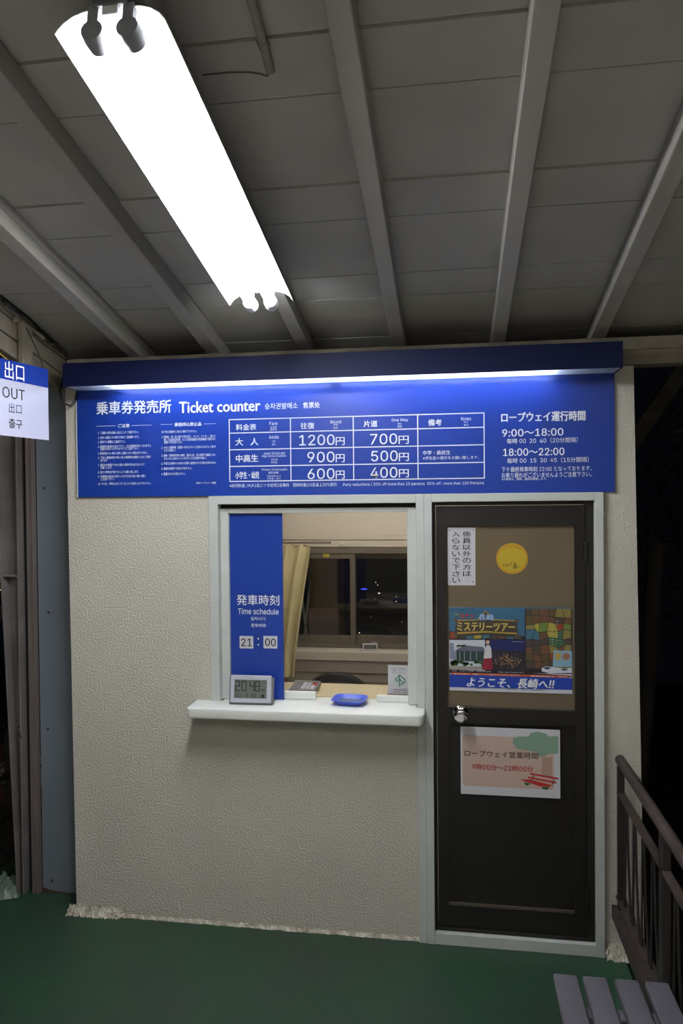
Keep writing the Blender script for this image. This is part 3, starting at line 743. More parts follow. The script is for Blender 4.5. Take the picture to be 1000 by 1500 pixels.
yd = thing('round_sticker', 'round yellow sticker with an orange ring on the door pane', 'sticker', (GP.uv(749.7,818)[0],.02,GP.uv(749.7,818)[1]))
cu, cv = GP.uv(749.7,818.2)
MB().prism([(cu+.0625*math.cos(2*math.pi*k/40), cv+.0625*math.sin(2*math.pi*k/40)) for k in range(40)], .0205, .0218).build('disc', mat('yellow print',(190,166,44),.5), yd)
rg = MB(); n = 48; vs = []
for k in range(n):
    t_ = 2*math.pi*k/n
    for r_ in (.0555,.0585): vs.append((cu+r_*math.cos(t_), .0203, cv+r_*math.sin(t_)))
rg.add(vs, [(2*k,2*k+1,(2*k+3)%(2*n),(2*k+2)%(2*n)) for k in range(n)]).build('ring', mat('orange print',(206,110,30),.5), yd)
lettering(GP, [G('なが崎',736,745,828,4), G('さ',746.4,750,825.5,4,.01), G('る',751,757,829,8,.02), G('く',759,761.6,830.5,3.6)], m_black, yd, 'lettering')
ar = []
for k, ch in enumerate('ながさき見聞館'):
    a_ = math.radians(132 - k*14); ar.append((ch, cu+.048*math.cos(a_)-.004, cu+.048*math.cos(a_)+.004, cv+.048*math.sin(a_), .007, .0))
lettering(GP, ar, mat('dark red print',(130,50,20),.5), yd, 'arc_lettering', joined=True)

# ---- travel poster
po, pb = sheet(657.8,837.6,890.4,1013.6,.0202,m_paper,'travel_poster','colourful travel poster with blue welcome band on the door pane','poster')
PX = lambda x: 650+x/5; PY = lambda y: 880+y/5
pu0, pu1, pv0, pv1 = pb
def pq(x, y):
    "poster picture coordinates (zoom crop pixels) to the sheet, squared up"
    u = pu0 + (x-40)/(938-40)*(pu1-pu0); yt = 48+(x-40)/898*10; yb = 655+(x-40)/898*30
    return u, pv1 - (y-yt)/(yb-yt)*(pv1-pv0)
_pm = {}
def pm(col):
    if col not in _pm: _pm[col] = _pmk(col)
    return _pm[col]
def _pmk(col): return mat('poster ink %d %d %d' % col, col, .45)
def pp(polys, col, name, e): return patch(GP, [[pq(*q) for q in P] for P in polys], pm(col), po, name, e=e, px=False, joined=name in ('garden_bush','tree_crown','harbour_lights','hill_lights','plaque_rivet','veranda_post','plaque_edge'))
def R4(x0,x1,y0,y1): return [(x0,y0),(x1,y0),(x1,y1),(x0,y1)]
pp([R4(40,938,50,290)], (52,98,128), 'sky_ground', .0003)
# stained glass cells: dark leading below, coloured panes above
pp([[(598,60),(938,64),(938,540),(598,530)], [(40,222),(600,262),(600,292),(40,286)]], (30,28,40), 'glass_leading', .0004)
inks = [(96,124,58),(140,62,40),(158,150,58),(58,102,124),(104,70,50),(84,74,44),(70,60,56),(128,118,64),(60,96,70)]
random.seed(31)
nx_, ny_ = 6, 8
gx = [[604 + (934-604)*i/nx_ + (random.uniform(-16,16) if 0 < i < nx_ else 0) for i in range(nx_+1)] for j in range(ny_+1)]
gy = [[56 + (500-56)*j/ny_ + (random.uniform(-16,16) if 0 < j < ny_ else 0) for i in range(nx_+1)] for j in range(ny_+1)]
for j in range(ny_):
    for i in range(nx_):
        Q = [(gx[j][i],gy[j][i]),(gx[j][i+1],gy[j][i+1]),(gx[j+1][i+1],gy[j+1][i+1]),(gx[j+1][i],gy[j+1][i])]
        cx_ = sum(q[0] for q in Q)/4; cz_ = sum(q[1] for q in Q)/4
        Q = [(cx_+(q[0]-cx_)*.93, cz_+(q[1]-cz_)*.93) for q in Q]
        k_i = random.choice(inks[4:7]) if (i < 3 and j > 3) or (i < 4 and j < 2) else random.choice(inks)
        pp([Q], k_i, 'glass_cell', .0006)
for k in range(9):
    x = 48 + k*60
    pp([[(x,228+k*3),(x+54,230+k*3),(x+50,276+(k%3)*4),(x-4,280)]], random.choice(inks), 'glass_cell', .0006)
# old house photo
pp([R4(40,306,288,505)], (196,202,214), 'photo_sky', .0005)
pp([[(70,372),(150,326),(290,340),(316,372)]], (98,98,120), 'house_roof', .0007)
pp([[(44,310),(72,310),(74,370),(94,380),(96,430),(44,430)]], (126,134,160), 'chapel_wall', .0006)
pp([[(92,366),(304,372),(300,446),(96,442)]], (44,66,66), 'veranda_shade', .0008)
pp([R4(x,x+5,372,440) for x in (116,150,196,240)], (150,158,160), 'veranda_post', .0010)
random.seed(11)
pp([ell(random.uniform(44,300), random.uniform(436,476), random.uniform(10,22), random.uniform(6,14), 9) for _ in range(26)], (58,84,44), 'garden_bush', .0010)
pp([ell(random.uniform(100,160), random.uniform(314,334), random.uniform(8,14), random.uniform(5,9), 8) for _ in range(8)], (70,96,60), 'tree_crown', .0009)
pp([[(40,476),(300,484),(300,506),(40,502)]], (150,146,138), 'garden_path', .0011)
# harbour night photo
pp([R4(306,600,288,380)], (26,32,88), 'night_sky', .0005)
pp([[(306,350),(430,362),(600,372),(600,530),(306,520)]], (34,34,44), 'night_hill', .0006)
gl = []
for _ in range(150):
    x = random.gauss(480,60); y = random.gauss(440,24)
    if 350 < x < 596 and 380 < y < 510: gl.append(ell(x,y,random.uniform(1.5,6),random.uniform(1,3),6))
pp(gl, (186,140,92), 'harbour_lights', .0008)
gl = [ell(random.uniform(360,596), random.uniform(375,480), 1.5, 1.5, 5) for _ in range(60)]
pp(gl, (140,130,120), 'hill_lights', .0009)
# small plain guide figure in white blouse and red skirt
pp([[(296,420),(352,418),(366,506),(284,506)]], (138,34,54), 'guide_skirt', .0012)
pp([[(304,352),(318,326),(340,326),(352,350),(356,420),(294,424)]], (206,206,212), 'guide_blouse', .0013)
pp([ell(326,304,13,16,14)], (206,168,140), 'guide_face', .0014); pp([ell(325,292,17,14,14,math.pi,2*math.pi), ell(325,278,14,6,10)], (44,34,40), 'guide_hair', .0015)
# title plaque
pp([[(92,146),(250,142),(310,76),(372,140),(540,150),(552,268),(430,262),(320,250),(200,256),(78,268)]], (62,54,48), 'title_plaque', .0010)
pp([[(92,142),(250,138),(310,70),(376,136),(540,146),(540,152),(370,144),(310,80),(254,146),(92,150)], [(100,232),(320,222),(540,236),(540,246),(320,234),(100,244)]], (170,142,60), 'plaque_edge', .0012)
def pt(txt, x0, x1, y, h, wt=.0, sh_=0):
    a = pq(x0,y); b = pq(x1,y); c = pq((x0+x1)/2,y-h/2); d = pq((x0+x1)/2,y+h/2); return (txt, a[0], b[0], (c[1]+d[1])/2, c[1]-d[1], wt, sh_)
lettering(GP, [pt('ミステリーツアー',98,528,192,64,.04)], pm((196,178,96)), po, 'title_lettering', e=.0016)
lettering(GP, [pt('コナン',118,232,112,32,.05)], pm((206,40,30)), po, 'title_lettering', e=.0016)
lettering(GP, [pt('長崎',258,372,122,48,.04)], pm((150,180,226)), po, 'title_lettering', e=.0016)
lettering(GP, [pt('名探偵',82,116,100,12,.02)], pm((190,180,50)), po, 'title_lettering', e=.0016)
pp([ell(90,142,14,14), ell(540,148,14,14), ell(84,254,15,15), ell(540,262,16,16)], (92,74,60), 'plaque_rivet', .0014)
# ticket card and white train nose
pp([[(806,364),(936,370),(936,486),(798,484)]], (130,172,200), 'info_card', .0012)
pp([[(816,382),(858,382),(858,436),(816,434)]], (176,150,80), 'info_photo', .0014); pp([ell(896,410,28,26)], (150,106,84), 'info_photo', .0014)
pp([[(716,498),(750,482),(800,486),(880,500),(936,490),(936,530),(780,534),(722,520)]], (206,210,222), 'train_body', .0015)
pp([[(736,490),(760,486),(788,492),(766,504),(742,502)], [(850,504),(900,500),(910,506),(880,516)]], (40,50,90), 'train_window', .0017)
cc = []
for i, ch in enumerate('歴史の街をめぐる'): 
    a = pq(822,150+i*20); b = pq(842,150+i*20); cc.append((ch, a[0], b[0], a[1], .0030, .0))
for i, ch in enumerate('謎を解く旅に出よう'):
    a = pq(786,170+i*19); b = pq(806,170+i*19); cc.append((ch, a[0], b[0], a[1], .0030, .0))
lettering(GP, cc, pm((206,214,200)), po, 'caption_lettering', e=.0017, joined=True)
pp([[(40,502),(600,528),(936,552),(936,560),(40,530)]], (22,22,28), 'caption_band', .0010)
pp([[(56,524),(918,552),(918,568),(56,540)]], (190,84,40), 'orange_band', .0013)
pp([[(40,536),(938,570),(938,656),(40,634)]], (28,62,160), 'blue_band', .0012)
pp([[(40,632),(938,658),(938,686),(40,656)]], (206,208,218), 'white_band', .0014)
lettering(GP, [pt('ようこそ、長崎へ!!',168,812,604,74,.03,.18)], m_print, po, 'welcome_lettering', e=.0018)
lettering(GP, [pt('長崎市ロープウェイ　営業案内　稲佐山山頂展望台',230,740,650,9), pt('制作・長崎を楽しむ旅の会',50,220,68,8)], m_black, po, 'fine_lettering', e=.0018, joined=True)
lettering(GP, [pt('観光のお客様に、特典チケットと街歩きマップをさしあげます',76,560,541,10), pt('開催期間中 毎日',640,900,556,9)], m_print, po, 'fine_lettering', e=.0018, joined=True)
lettering(GP, [pt('長崎の夜景を見に行こう',505,592,301,5), pt('期間　平成二十四年　長崎市内各所',60,350,516,7), pt('お問い合わせは窓口まで',400,590,526,7)], m_print, po, 'fine_lettering', e=.0018, joined=True)

# ---- opening hours notice on the lower panel
hn = thing('hours_notice', 'white sheet with pink field and red bench drawing below the doorknob', 'notice', (.2,-.0,.64))
HY = .0085
HP = Plane((0,HY-.0015,0),(1,0,0),(0,0,1))
cs = [at(*q,HY) for q in ((674.4,1064.2),(820,1068.8),(820,1169.4),(674.4,1162.2))]
# sheet spans the beads: a very slightly bowed paper
x0, x1, z0, z1 = (cs[0].x+cs[3].x)/2, (cs[1].x+cs[2].x)/2, (cs[2].z+cs[3].z)/2, (cs[0].z+cs[1].z)/2
MB().box(x0,x1,.0055,.0073,z0,z1).build('paper', m_paper, hn)
hn.location = ((x0+x1)/2, .006, z0)
for ch_ in hn.children: ch_.matrix_parent_inverse = world_inv(hn)
HP = Plane((0,.0055,0),(1,0,0),(0,0,1))
def hq(x, y):
    "notice crop coordinates (5x crop from 640,1040) to sheet"
    yt = 122+(x-172)/728*22; yb = 610+(x-172)/728*38
    return x0 + (x-172)/728*(x1-x0), z1 - (y-yt)/(yb-yt)*(z1-z0)
def hp(polys, col, name, e): return patch(HP, [[hq(*q) for q in P] for P in polys], mat('notice ink', col, .6), hn, name, e=e, px=False)
hp([[(186,205),(190,190),(204,184),(840,206),(856,215),(854,560),(848,578),(836,582),(200,550),(186,536)]], (196,172,160), 'pink_field', .0003)
hp([[(556,240),(562,205),(600,192),(670,192),(690,165),(740,155),(800,172),(815,190),(887,190),(887,318),(812,318),(790,334),(745,342),(740,308),(640,290),(590,282)]], (128,160,140), 'tree_drawing', .0005)
hp([[(768,342),(842,346),(840,490),(768,480)]], (176,146,128), 'trunk_drawing', .0004)
hp([[(682,458),(886,494),(884,508),(682,470)],[(668,484),(872,524),(870,538),(668,496)],[(606,508),(680,506),(840,548),(826,558),(760,558)]], (176,36,36), 'bench_drawing', .0008)
hp([[(640,526),(686,536),(668,550),(648,550)],[(766,560),(826,560),(806,582),(774,580)],[(704,476),(714,478),(700,516),(692,514)],[(850,506),(860,508),(846,548),(838,546)]], (52,98,56), 'bench_leg_drawing', .0006)
def ht(txt, a, b, y, h, wt=.0):
    p, q, r_, s_ = hq(a,y), hq(b,y), hq((a+b)/2,y-h/2), hq((a+b)/2,y+h/2); return (txt, p[0], q[0], (r_[1]+s_[1])/2, r_[1]-s_[1], wt)
lettering(HP, [ht('ロープウェイ営業時間',203,742,324,48,.006)], m_black, hn, 'lettering', e=.0009)
lettering(HP, [ht('9時00分～22時00分',258,705,422,46,.012)], m_red, hn, 'hours_lettering', e=.0009)

# ================================================================== EXIT SIGN (left)
es = thing('exit_sign', 'blue and white exit sign hanging at the left edge', 'sign', (-1.53,-.6,2.05))
dd = ray(862,755); dd.z = 0; dd.normalize()
R0 = Vector((-1.5,-.432,0))
EP = Plane(R0, (dd.x,dd.y,0), (0,0,1))     # u=0 is the right edge
uc = EP.uv(21,600)[0]; Lh = -uc
zt = EP.uv(70,541)[1]; zb = EP.uv(72,645)[1]; zm = EP.uv(71,568.5)[1]
def esbox(u0, u1, v0, v1, e0, e1, m_, name, par):
    mb = MB(); c = [EP.p(u,v,e) for e in (e0,e1) for (u,v) in ((u0,v0),(u1,v0),(u1,v1),(u0,v1))]
    mb.add([tuple(q) for q in c], [(0,1,2,3),(7,6,5,4),(0,4,5,1),(1,5,6,2),(2,6,7,3),(3,7,4,0)]); return mb.build(name, m_, par)
esbox(2*uc, 0, zb, zt, -.006, 0, m_signw, 'board', es)
esbox(2*uc, 0, zm, zt, .0002, .0010, m_signb, 'blue_band', es)
E_ = lambda txt, xl, xr, yc, h, wt=0: (lambda a,b,c,d: (txt,a[0],b[0],(c[1]+d[1])/2,c[1]-d[1],wt))(EP.uv(xl,yc),EP.uv(xr,yc),EP.uv((xl+xr)/2,yc-h/2),EP.uv((xl+xr)/2,yc+h/2))
lettering(EP, [E_('出口',6.5,34.8,544,25,.0)], m_print, es, 'white_lettering', e=.0015)
lettering(EP, [E_('OUT',3.2,36,576.5,16,.008), E_('出口',12.7,31.4,598.5,14.5,.0), E_('출구',12.7,32.4,620.8,14,.022)], m_black, es, 'black_lettering', e=.0006)
for u in (2*uc+.05, -.03):
    a = EP.p(u, zt-.01, -.003); b = Vector((a.x-.02, a.y, 2.45 - TA*a.y + .03))
    MB().tube([a, a+Vector((0,0,.012))], .003, 6).build('hanger_eye', m_wire, es)
a = EP.p(-.20, zt, -.003)
MB().tube([a, a+Vector((-.01,-.03,.018)), a+Vector((-.03,-.10,.05)), a+Vector((-.08,-.2,.2)), Vector((-1.68, a.y-.3, 2.49-TA*(a.y-.3)))], .0035, 6).build('hanging_chain', mat('brass chain',(170,150,80),.35,metal=.6), es)
MB().tube([EP.p(-.015,zt+.002,-.006), EP.p(-.02,zt+.05,-.02), Vector((-1.69,-.26,2.52))], .0018, 6).build('hanging_wire', m_wire, es)

# ================================================================== LEFT EAVE WALL
ew = struct('wall_eave', 'old beige board fascia under the left edge of the roof')
for i, (a_, b_) in enumerate(((2.335,2.405),(2.409,2.478),(2.482,2.519))):
    off = (.0,.004,.012)[i]
    x0_ = -1.76; x1_ = -1.722+off*.6
    MB().add([rp(x0_,-6,a_),rp(x1_,-6,a_),rp(x1_,.10,a_),rp(x0_,.10,a_),rp(x0_,-6,b_),rp(x1_,-6,b_),rp(x1_,.10,b_),rp(x0_,.10,b_)],
      [(0,3,2,1),(4,5,6,7),(0,1,5,4),(1,2,6,5),(2,3,7,6),(3,0,4,7)]).build('eave_board', m_fascia, ew, bevel=.003)
MB().box(-1.714,-1.690,-.285,-.215,2.30,2.572).build('eave_strut', m_fascia, ew, bevel=.003)
# crumbling plaster lumps along the upper edge
random.seed(21)
for k in range(9):
    y = -.75+k*.09; p = rp(-1.708,y,2.506+random.uniform(-.012,.01))
    MB().lathe([(.004,-.012),(.022,-.008),(.026,.004),(.012,.012),(.003,.014)], Matrix.Translation(p) @ Matrix.Rotation(random.random()*3,4,'X') @ Matrix.Diagonal((.6,1.3,.8,1)), 7).build('plaster_lump', m_fascia, ew)
MB().tube([rp(-1.705,-3,2.50), rp(-1.705,-.62,2.50), rp(-1.703,-.3,2.497), rp(-1.70,-.12,2.488)], .009, 10).build('eave_conduit', m_pipe, ew, smooth=True)
MB().tube([rp(-1.70,-3,2.522), rp(-1.695,-.5,2.522), rp(-1.69,-.25,2.515), rp(-1.70,-.05,2.50)], .0055, 8).build('eave_cable', m_wire, ew, smooth=True)
MB().tube([rp(-1.69,-.28,2.55), rp(-1.685,-.2,2.53), rp(-1.69,-.16,2.545), rp(-1.70,-.13,2.57)], .003, 6).build('eave_cable', m_wire, ew, smooth=True)

# ================================================================== LEFT END: steel sheet, channels, tapered column
sp_ = struct('wall_end', 'blue grey steel sheet beside the left end of the booth')
MB().box(-1.905,-1.661,.15,.156,.0,2.42).build('steel_sheet', m_steelb, sp_)
for px, py in ((64,715),(71,897),(70,1068),(76,1290)):
    p = at(px,py,.149); MB().lathe([(.006,0),(.005,.003),(.002,.004)], Matrix.Translation((p.x,.15,p.z)) @ Matrix.Rotation(math.pi/2,4,'X'), 8).build('bolt_head', m_dkiron, sp_)
# irregular rusty hole edge at its foot
MB().prism([(-1.903,.018),(-1.875,.010),(-1.84,.004),(-1.78,.001),(-1.903,.001)], .145, .1495).build('rust_edge', mat('rust',(82,48,34),.9), sp_)
cs_ = thing('door_track', 'narrow beige steel channel beside the blue grey sheet', 'channel', (-1.93,.12,0))
MB().box(-1.941,-1.908,.128,.148,0,2.42).build('web', m_pinkst, cs_)
MB().box(-1.941,-1.935,.120,.128,0,2.42).build('flange', m_pinkst, cs_)
MB().box(-1.916,-1.908,.120,.128,0,2.42).build('flange', m_pinkst, cs_)
MB().box(-1.971,-1.942,.150,.165,0,2.42).build('slot_shade', m_wire, cs_)  # black strip painting the shade inside the open gap
tc_ = thing('tapered_column', 'tapered grey steel column at the left edge, wider towards the top', 'column', (-1.98,.15,0))
def xleft(z): return -2.006 - (z-.03)*(.072/1.9) - max(0, z-1.2)*.006
pl = [(xleft(0),0),(-1.972,0),(-1.972,2.42)] + [(xleft(z),z) for z in (2.42,1.9,1.2,.6)]
MB().prism(pl, .160, .170).build('web', m_col, tc_)
MB().prism([(-1.980,0),(-1.972,0),(-1.972,2.42),(-1.980,2.42)], .105, .160).build('flange', m_col, tc_)
for s_ in (0,):
    zs_ = [0,.6,1.2,1.9,2.42]
    q_ = [(xleft(z)-.004,z) for z in zs_] + [(xleft(z)+.006,z) for z in reversed(zs_)]
    MB().prism(q_, .105, .225).build('flange', m_col, tc_)
zst = at(25,843,.13).z
MB().box(xleft(zst)+.006,-1.981,.110,.160,zst-.004,zst+.004).build('stiffener', m_col, tc_)
zr = at(24,1060,.12).z
for (px, py, r1) in ((25,1055,.006),(27,1065,.007),(28,1074,.010),(30,1079,.008)):
    p = at(px,py,.104); MB().lathe([(r1,0),(r1*.8,.0012)], Matrix.Translation((max(p.x,xleft(p.z)+.002),.105,p.z)) @ Matrix.Rotation(math.pi/2,4,'X') @ Matrix.Diagonal((.5,1,1,1)), 7).build('rust_patch', mat('rust patch',(50,36,32),.9), tc_)

# grey green plastic sheet crumpled on the floor at the left
random.seed(5)
mb = MB(); nx, ny = 22, 16; vs = []
c00, c10, c11, c01 = atz(-14,1322,.0), atz(28,1316,.0), atz(32,1286,.03), atz(-8,1284,.0)
for j in range(ny+1):
    for i in range(nx+1):
        u, v = i/nx, j/ny
        p = (c00*(1-u)+c10*u)*(1-v) + (c01*(1-u)+c11*u)*v
        e = min(u,1-u,v,1-v)*8; e = min(e,1)
        vs.append((p.x+random.uniform(-.004,.004), p.y, .004 + e*(.012+.022*math.sin(u*9+v*5)**2 + .015*math.sin(u*4-v*11)**2 + random.uniform(0,.006))))
mb.add(vs, [(j*(nx+1)+i, j*(nx+1)+i+1, (j+1)*(nx+1)+i+1, (j+1)*(nx+1)+i) for j in range(ny) for i in range(nx)])
tag(mb.build('plastic_sheet', m_plastic, smooth=True), 'crumpled grey green plastic sheet on the floor by the tapered column', 'sheet')

# ================================================================== outside at the left: railing, crates, steelwork
lr = thing('stair_railing', 'dark steel railing beyond the tapered column at the left edge', 'railing', (-2.25,.3,0))
XL = -2.245
def lz(py, X=XL): 
    d = ray(16,py); t_ = (X-CAM.x)/d.x; return (CAM+d*t_).z
for py, r_ in ((1058,.018),(1132,.016),(1191,.014),(1255,.014)):
    z = lz(py); MB().tube([(XL,-1.6,z),(XL,.44,z)], r_, 10).build('rail', m_dkiron, lr, smooth=True)
MB().box(XL-.02,XL+.02,.41,.45,0,lz(1058)).build('post', m_dkiron, lr, bevel=.003)
MB().box(XL-.02,XL+.02,-.85,-.81,0,lz(1058)).build('post', m_dkiron, lr, bevel=.003)
# crates behind
def crate(x, y, z, w_, d_, h_, label):
    c = thing('crate', label, 'crate', (x,y,z), 'pale plastic crates beyond the railing')
    for zz_ in (0, h_*.5, h_-.02):
        b_ = MB().box(x,x+w_,y,y+.012,z+zz_,z+zz_+.02).box(x,x+w_,y+d_-.012,y+d_,z+zz_,z+zz_+.02).box(x,x+.012,y,y+d_,z+zz_,z+zz_+.02).box(x+w_-.012,x+w_,y,y+d_,z+zz_,z+zz_+.02)
        b_.build('band', m_crate, c)
    n_ = 7
    for k in range(n_+1):
        xx = x + (w_-.012)*k/n_
        MB().box(xx,xx+.012,y+.001,y+.010,z+.02,z+h_-.02).build('slat', m_crate, c)
    MB().box(x,x+w_,y,y+d_,z,z+.008).build('base', m_crate, c)
gd = MB().box(-6.5,-2.355,-4,6,-.30,-.20); tag(gd.build('ground_outside', mat('dark concrete',(52,54,50),.85,var=.3,vscale=3)), 'dark concrete ground outside at the left', None, kind='structure')
zs1 = -.12
tag(MB().box(-5.5,-2.6,1.5,2.4,-.20,zs1).build('step_edge', m_brick, bevel=.006), 'low reddish step beyond the railing at the left edge', 'step')
a = at(-30,1205,1.6); b = at(27,1128,1.6)
crate(-3.15,1.6,zs1+.001,.36,.28,at(10,1128,1.6).z-zs1,'pale plastic crate on the step, left one beyond the railing')
crate(-2.75,1.6,zs1+.001,.22,.28,at(27,1128,1.6).z-zs1-.01,'pale plastic crate on the step, right one against the column edge')
# steel girders further out
def girder(px0,py0,px1,py1,Y,h,label,m_=None,dy=0.0):
    p = at(px0,py0,Y); q = at(px1,py1,Y+dy)
    d = (q-p).normalized(); up = Vector((0,0,1)) if abs(d.z) < .9 else Vector((1,0,0)); nrm = d.cross(up).normalized(); v2 = nrm.cross(d).normalized()*h/2; nrm *= h/2
    mb = MB(); mb.add([tuple(e_) for e_ in (p-nrm-v2,p+nrm-v2,p+nrm+v2,p-nrm+v2,q-nrm-v2,q+nrm-v2,q+nrm+v2,q-nrm+v2)], [(0,3,2,1),(4,5,6,7),(0,1,5,4),(1,2,6,5),(2,3,7,6),(3,0,4,7)])
    return tag(mb.build('steel_girder', m_ or m_fascia, bevel=.004), label, 'girder')
girder(-60,844,30,844,1.2,.045,'pale steel girder outside, upper one left of the column')
girder(-60,899,30,897,1.2,.075,'rusty steel girder outside, lower one left of the column', m_iron)
girder(-40,760,30,812,1.25,.02,'thin slanting steel bar above the pale girder', m_iron)
girder(-30,880,30,816,1.3,.025,'steel brace rising to the column above the pale girder', m_iron)

# ================================================================== RIGHT GUARD RAIL
rr_ = thing('guard_rail', 'rusty brown iron guard rail running from the booth corner toward the bench', 'railing', (.64,-.8,0))
XR = .640
ztop, zmid, zlow = .795, .668, .255
MB().tube([(XR,-2.6,ztop),(XR,-.035,ztop),(XR,-.028,ztop-.006)], [.0195,.0195,.014], 14).build('top_rail', m_iron, rr_, smooth=True)
MB().box(XR-.014,XR+.014,-2.6,-.035,zmid-.006,zmid+.006).build('mid_rail', m_iron, rr_, bevel=.002)
MB().box(XR-.016,XR+.020,-2.6,-.02,zlow-.008,zlow).build('bottom_rail', m_iron, rr_, bevel=.002)
MB().box(XR-.014,XR+.012,-.058,-.04,zlow-.05,ztop-.02).build('post', m_dkiron, rr_, bevel=.002)
for y in (-.64,-1.45,-2.3): MB().box(XR-.014,XR+.014,y-.020,y+.020,0.0,ztop-.015).build('post', m_dkiron, rr_, bevel=.003)
y = -.115; k = 0
while y > -2.5:
    if min(abs(y+.64),abs(y+1.45),abs(y+2.3)) > .05:
        sl = (.028 if k % 2 else -.010)
        MB().tube([(XR,y+sl,zmid-.004),(XR,y+sl*.4,.45),(XR,y-sl,zlow-.004)], .0045, 6).build('baluster', m_dkiron, rr_, smooth=True)
    y -= .062; k += 1
# steel edge channel beneath
kc = MB(); kc.add([(XR-.03,-2.6,.165),(XR-.022,-2.6,.165),(XR-.022,-.02,.165),(XR-.03,-.02,.165),(XR-.03,-2.6,.215),(XR-.022,-2.6,.215),(XR-.022,-.02,.215),(XR-.03,-.02,.215)],
  [(0,3,2,1),(4,5,6,7),(0,1,5,4),(1,2,6,5),(2,3,7,6),(3,0,4,7)])
kc.box(XR-.022,XR+.03,-2.6,-.02,.207,.215); kc.box(XR-.03,XR+.03,-.03,-.02,.165,.215)
kc.build('edge_channel', m_iron, rr_, bevel=.001)

# ================================================================== BENCH
bn = thing('slatted_bench', 'grey slatted bench in the lower right corner beside the guard rail', 'bench', (.445,-1.5,0))
for k, (a_, b_) in enumerate(((.284,.353),(.367,.435),(.456,.524),(.540,.607))):
    y1 = -.800
    MB().box(a_,b_,-2.2,y1,.395,.42).build('slat', m_slat, bn, bevel=.006, seg=3, smooth=True)
for y in (-.92,-2.08):
    MB().box(.30,.59,y-.022,y+.022,.365,.394).build('cross_bar', m_slat, bn, bevel=.003)
    for x in (.315,.575): MB().box(x-.018,x+.018,y-.018,y+.018,0,.365).build('leg', m_dkiron, bn, bevel=.003)
MB().box(.43,.46,-2.05,-.95,.33,.362).build('stretcher', m_dkiron, bn)

# ================================================================== NIGHT OUTSIDE (right and behind)
tag(MB().box(.80,8,-4,9,-1.2,-1.1).build('ground_right', mat('dark earth',(34,34,28),.9,var=.4)), 'dark ground below the platform at the right', None, kind='structure')
def brace(p, q, w_, label):
    p, q = Vector(p), Vector(q); d = (q-p).normalized(); n_ = Vector((0,1,0)); v2 = n_.cross(d).normalized()*w_/2; n_ = n_*w_/3
    mb = MB(); mb.add([tuple(e_) for e_ in (p-n_-v2,p+n_-v2,p+n_+v2,p-n_+v2,q-n_-v2,q+n_-v2,q+n_+v2,q-n_+v2)], [(0,3,2,1),(4,5,6,7),(0,1,5,4),(1,2,6,5),(2,3,7,6),(3,0,4,7)])
    return tag(mb.build('roof_brace', mat('dark timber',(62,58,50),.8), bevel=.003), label, 'brace')
p = at(920,655,.6); q = at(1000,540,.6)
brace(p, q, .07, 'slanting timber brace under the roof plate, right of the booth')
# dark post
dpst = thing('dark_post', 'dim leaning post standing in the dark right of the booth', 'post', (at(945,1100,.9).x,.9,-1.1))
a = at(962,792,.9); b = at(938,1110,.9)
dirv = (b-a).normalized(); L_ = (a.z+1.1)/abs(dirv.z)
MB().tube([a, a+dirv*.02, a+dirv*(L_*.5), a+dirv*L_], [.030,.045,.045,.05], 14).build('shaft', m_dark, dpst, smooth=True)
# night shrubs: trunk and leaf masses
def shrub(cx, cy_, cz, rx, rz, seed, label, nleaf=1500):
    random.seed(seed); t_ = thing('night_shrub', label, 'shrub', (cx,cy_,-1.1))
    tr = MB()
    for k in range(5):
        a_ = random.uniform(0,6.28); tr.tube([(cx,cy_,-1.1),(cx+.1*math.cos(a_),cy_+.1*math.sin(a_),cz-rz*.7),(cx+rx*.5*math.cos(a_),cy_+rx*.5*math.sin(a_),cz+rz*.3)], [.05,.03,.01], 6)
    tr.build('trunk', m_dark, t_)
    vs = []; fs = []
    for k in range(nleaf):
        while True:
            x, y, z = (random.uniform(-1,1) for _ in range(3))
            if .25 < x*x+y*y+z*z < 1: break
        c = Vector((cx+x*rx, cy_+y*rx, cz+z*rz)); s_ = random.uniform(.03,.06)
        d = Vector((random.gauss(0,1),random.gauss(0,1),random.gauss(0,.6))).normalized(); e_ = d.cross(Vector((random.gauss(0,1),random.gauss(0,1),random.gauss(0,1)))).normalized()
        b_ = len(vs); vs += [tuple(c-d*s_), tuple(c+e_*s_*.35), tuple(c+d*s_), tuple(c-e_*s_*.35)]; fs.append((b_,b_+1,b_+2,b_+3))
    me_ = MB(); me_.v = vs; me_.f = fs; o = me_.build('foliage', m_leaf, t_); o['kind'] = 'stuff'
shrub(1.75,2.2,1.7,.8,.9,1,'dark leafy shrub nearest the booth, right in the dark')
shrub(4.3,4.2,2.2,1.3,1.2,2,'larger dark leafy shrub farther right in the dark')
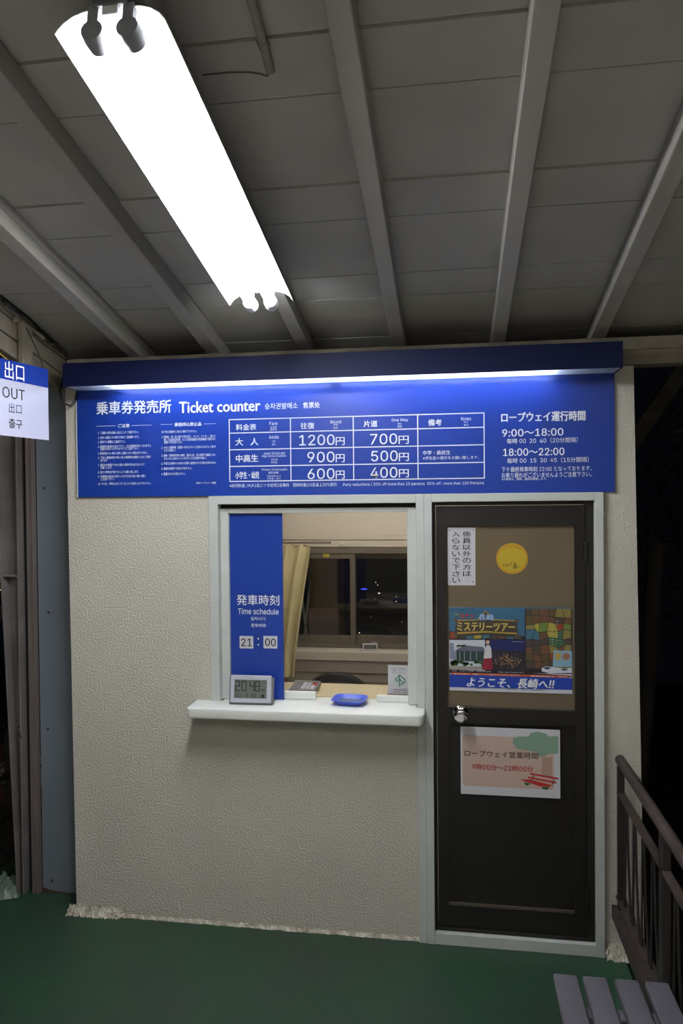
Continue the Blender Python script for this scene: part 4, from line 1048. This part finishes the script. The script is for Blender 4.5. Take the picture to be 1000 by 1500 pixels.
# building mass seen through the back window: a pale concrete pillar and a stair
pa = at(455,850,1.8); pb_ = at(495,850,1.8)
tag(MB().box(pa.x-.02,pb_.x,1.8,2.1,-1.1,2.1).build('concrete_pillar', mat('pinkish concrete',(186,164,156),.85,var=.2,vscale=4), bevel=.01), 'pinkish concrete pillar seen outside through the left sash', 'pillar')
srd = thing('stair_rods', 'pale slanting rods outside the left sash of the back window', 'rod', (-1.0,1.7,-1.1))
for x0_,y0_,x1_,y1_ in ((443,955,458,815),(452,955,440,860)):
    p = at(x0_,y0_,1.7); q = at(x1_,y1_,1.7); k = (p.z+1.1)/(q.z-p.z)
    MB().tube([p-(q-p)*k, q], .008, 8).build('rod', m_alu, srd, smooth=True)
    q.y += .05
m_city = [emit('city lamp white',(255,240,220),3.0), emit('city lamp blue',(60,60,255),4.0), emit('city lamp red',(255,110,90),5.0), emit('city lamp amber',(255,190,130),2.0)]
def city(px, py, k, r_=.022, Y=30, w_=1.0):
    p = at(px,py,Y); s_ = (Y+3)/33
    return tag(MB().lathe([(r_*s_*.3,-r_*s_),(r_*s_,-.3*r_*s_),(r_*s_,.3*r_*s_),(r_*s_*.3,r_*s_)], Matrix.Translation(p) @ Matrix.Diagonal((w_,1,1,1)), 8).build('city_light', m_city[k], smooth=True), None, 'light')
CL = [(533,863,1,.03,5,'blue city light strip seen through the back window'),(550,853,0,.02,1,'pale city light above the blue strip in the back window'),(553,857,0,.022,1,'pale city light just right above the blue strip'),
 (555,869,0,.018,3,'faint row of city lights right of the blue strip'),(580,874,3,.022,1,'amber city light high at the right of the back window'),(580,881,3,.024,1,'amber city light second down at the right of the back window'),
 (588.5,911,3,.018,1,'small amber light at the right above the red one'),(549,877,3,.014,1,'faint amber light below the pale pair'),(543,903,3,.016,1,'faint amber light low in the middle of the back window'),
 (589.5,935,2,.045,1,'red city light low at the right of the back window'),(588,938,0,.018,1,'pale light touching the red city light'),(526,927,0,.018,2,'pale light low at the left of the right pane'),
 (8,861,0,.04,1,'white city light left of the tapered column'),(0.6,864,3,.02,1,'tiny amber light at the left photo edge'),(12,926,0,.028,1,'white city light left of the column, middle of three'),(12,935,0,.03,1,'white city light left of the column, lowest of three'),(12,916,2,.022,1,'small red light left of the column above two white ones')]
for px, py, k, r_, w_, lb in CL: city(px, py, k, r_, 30, w_)['label'] = lb
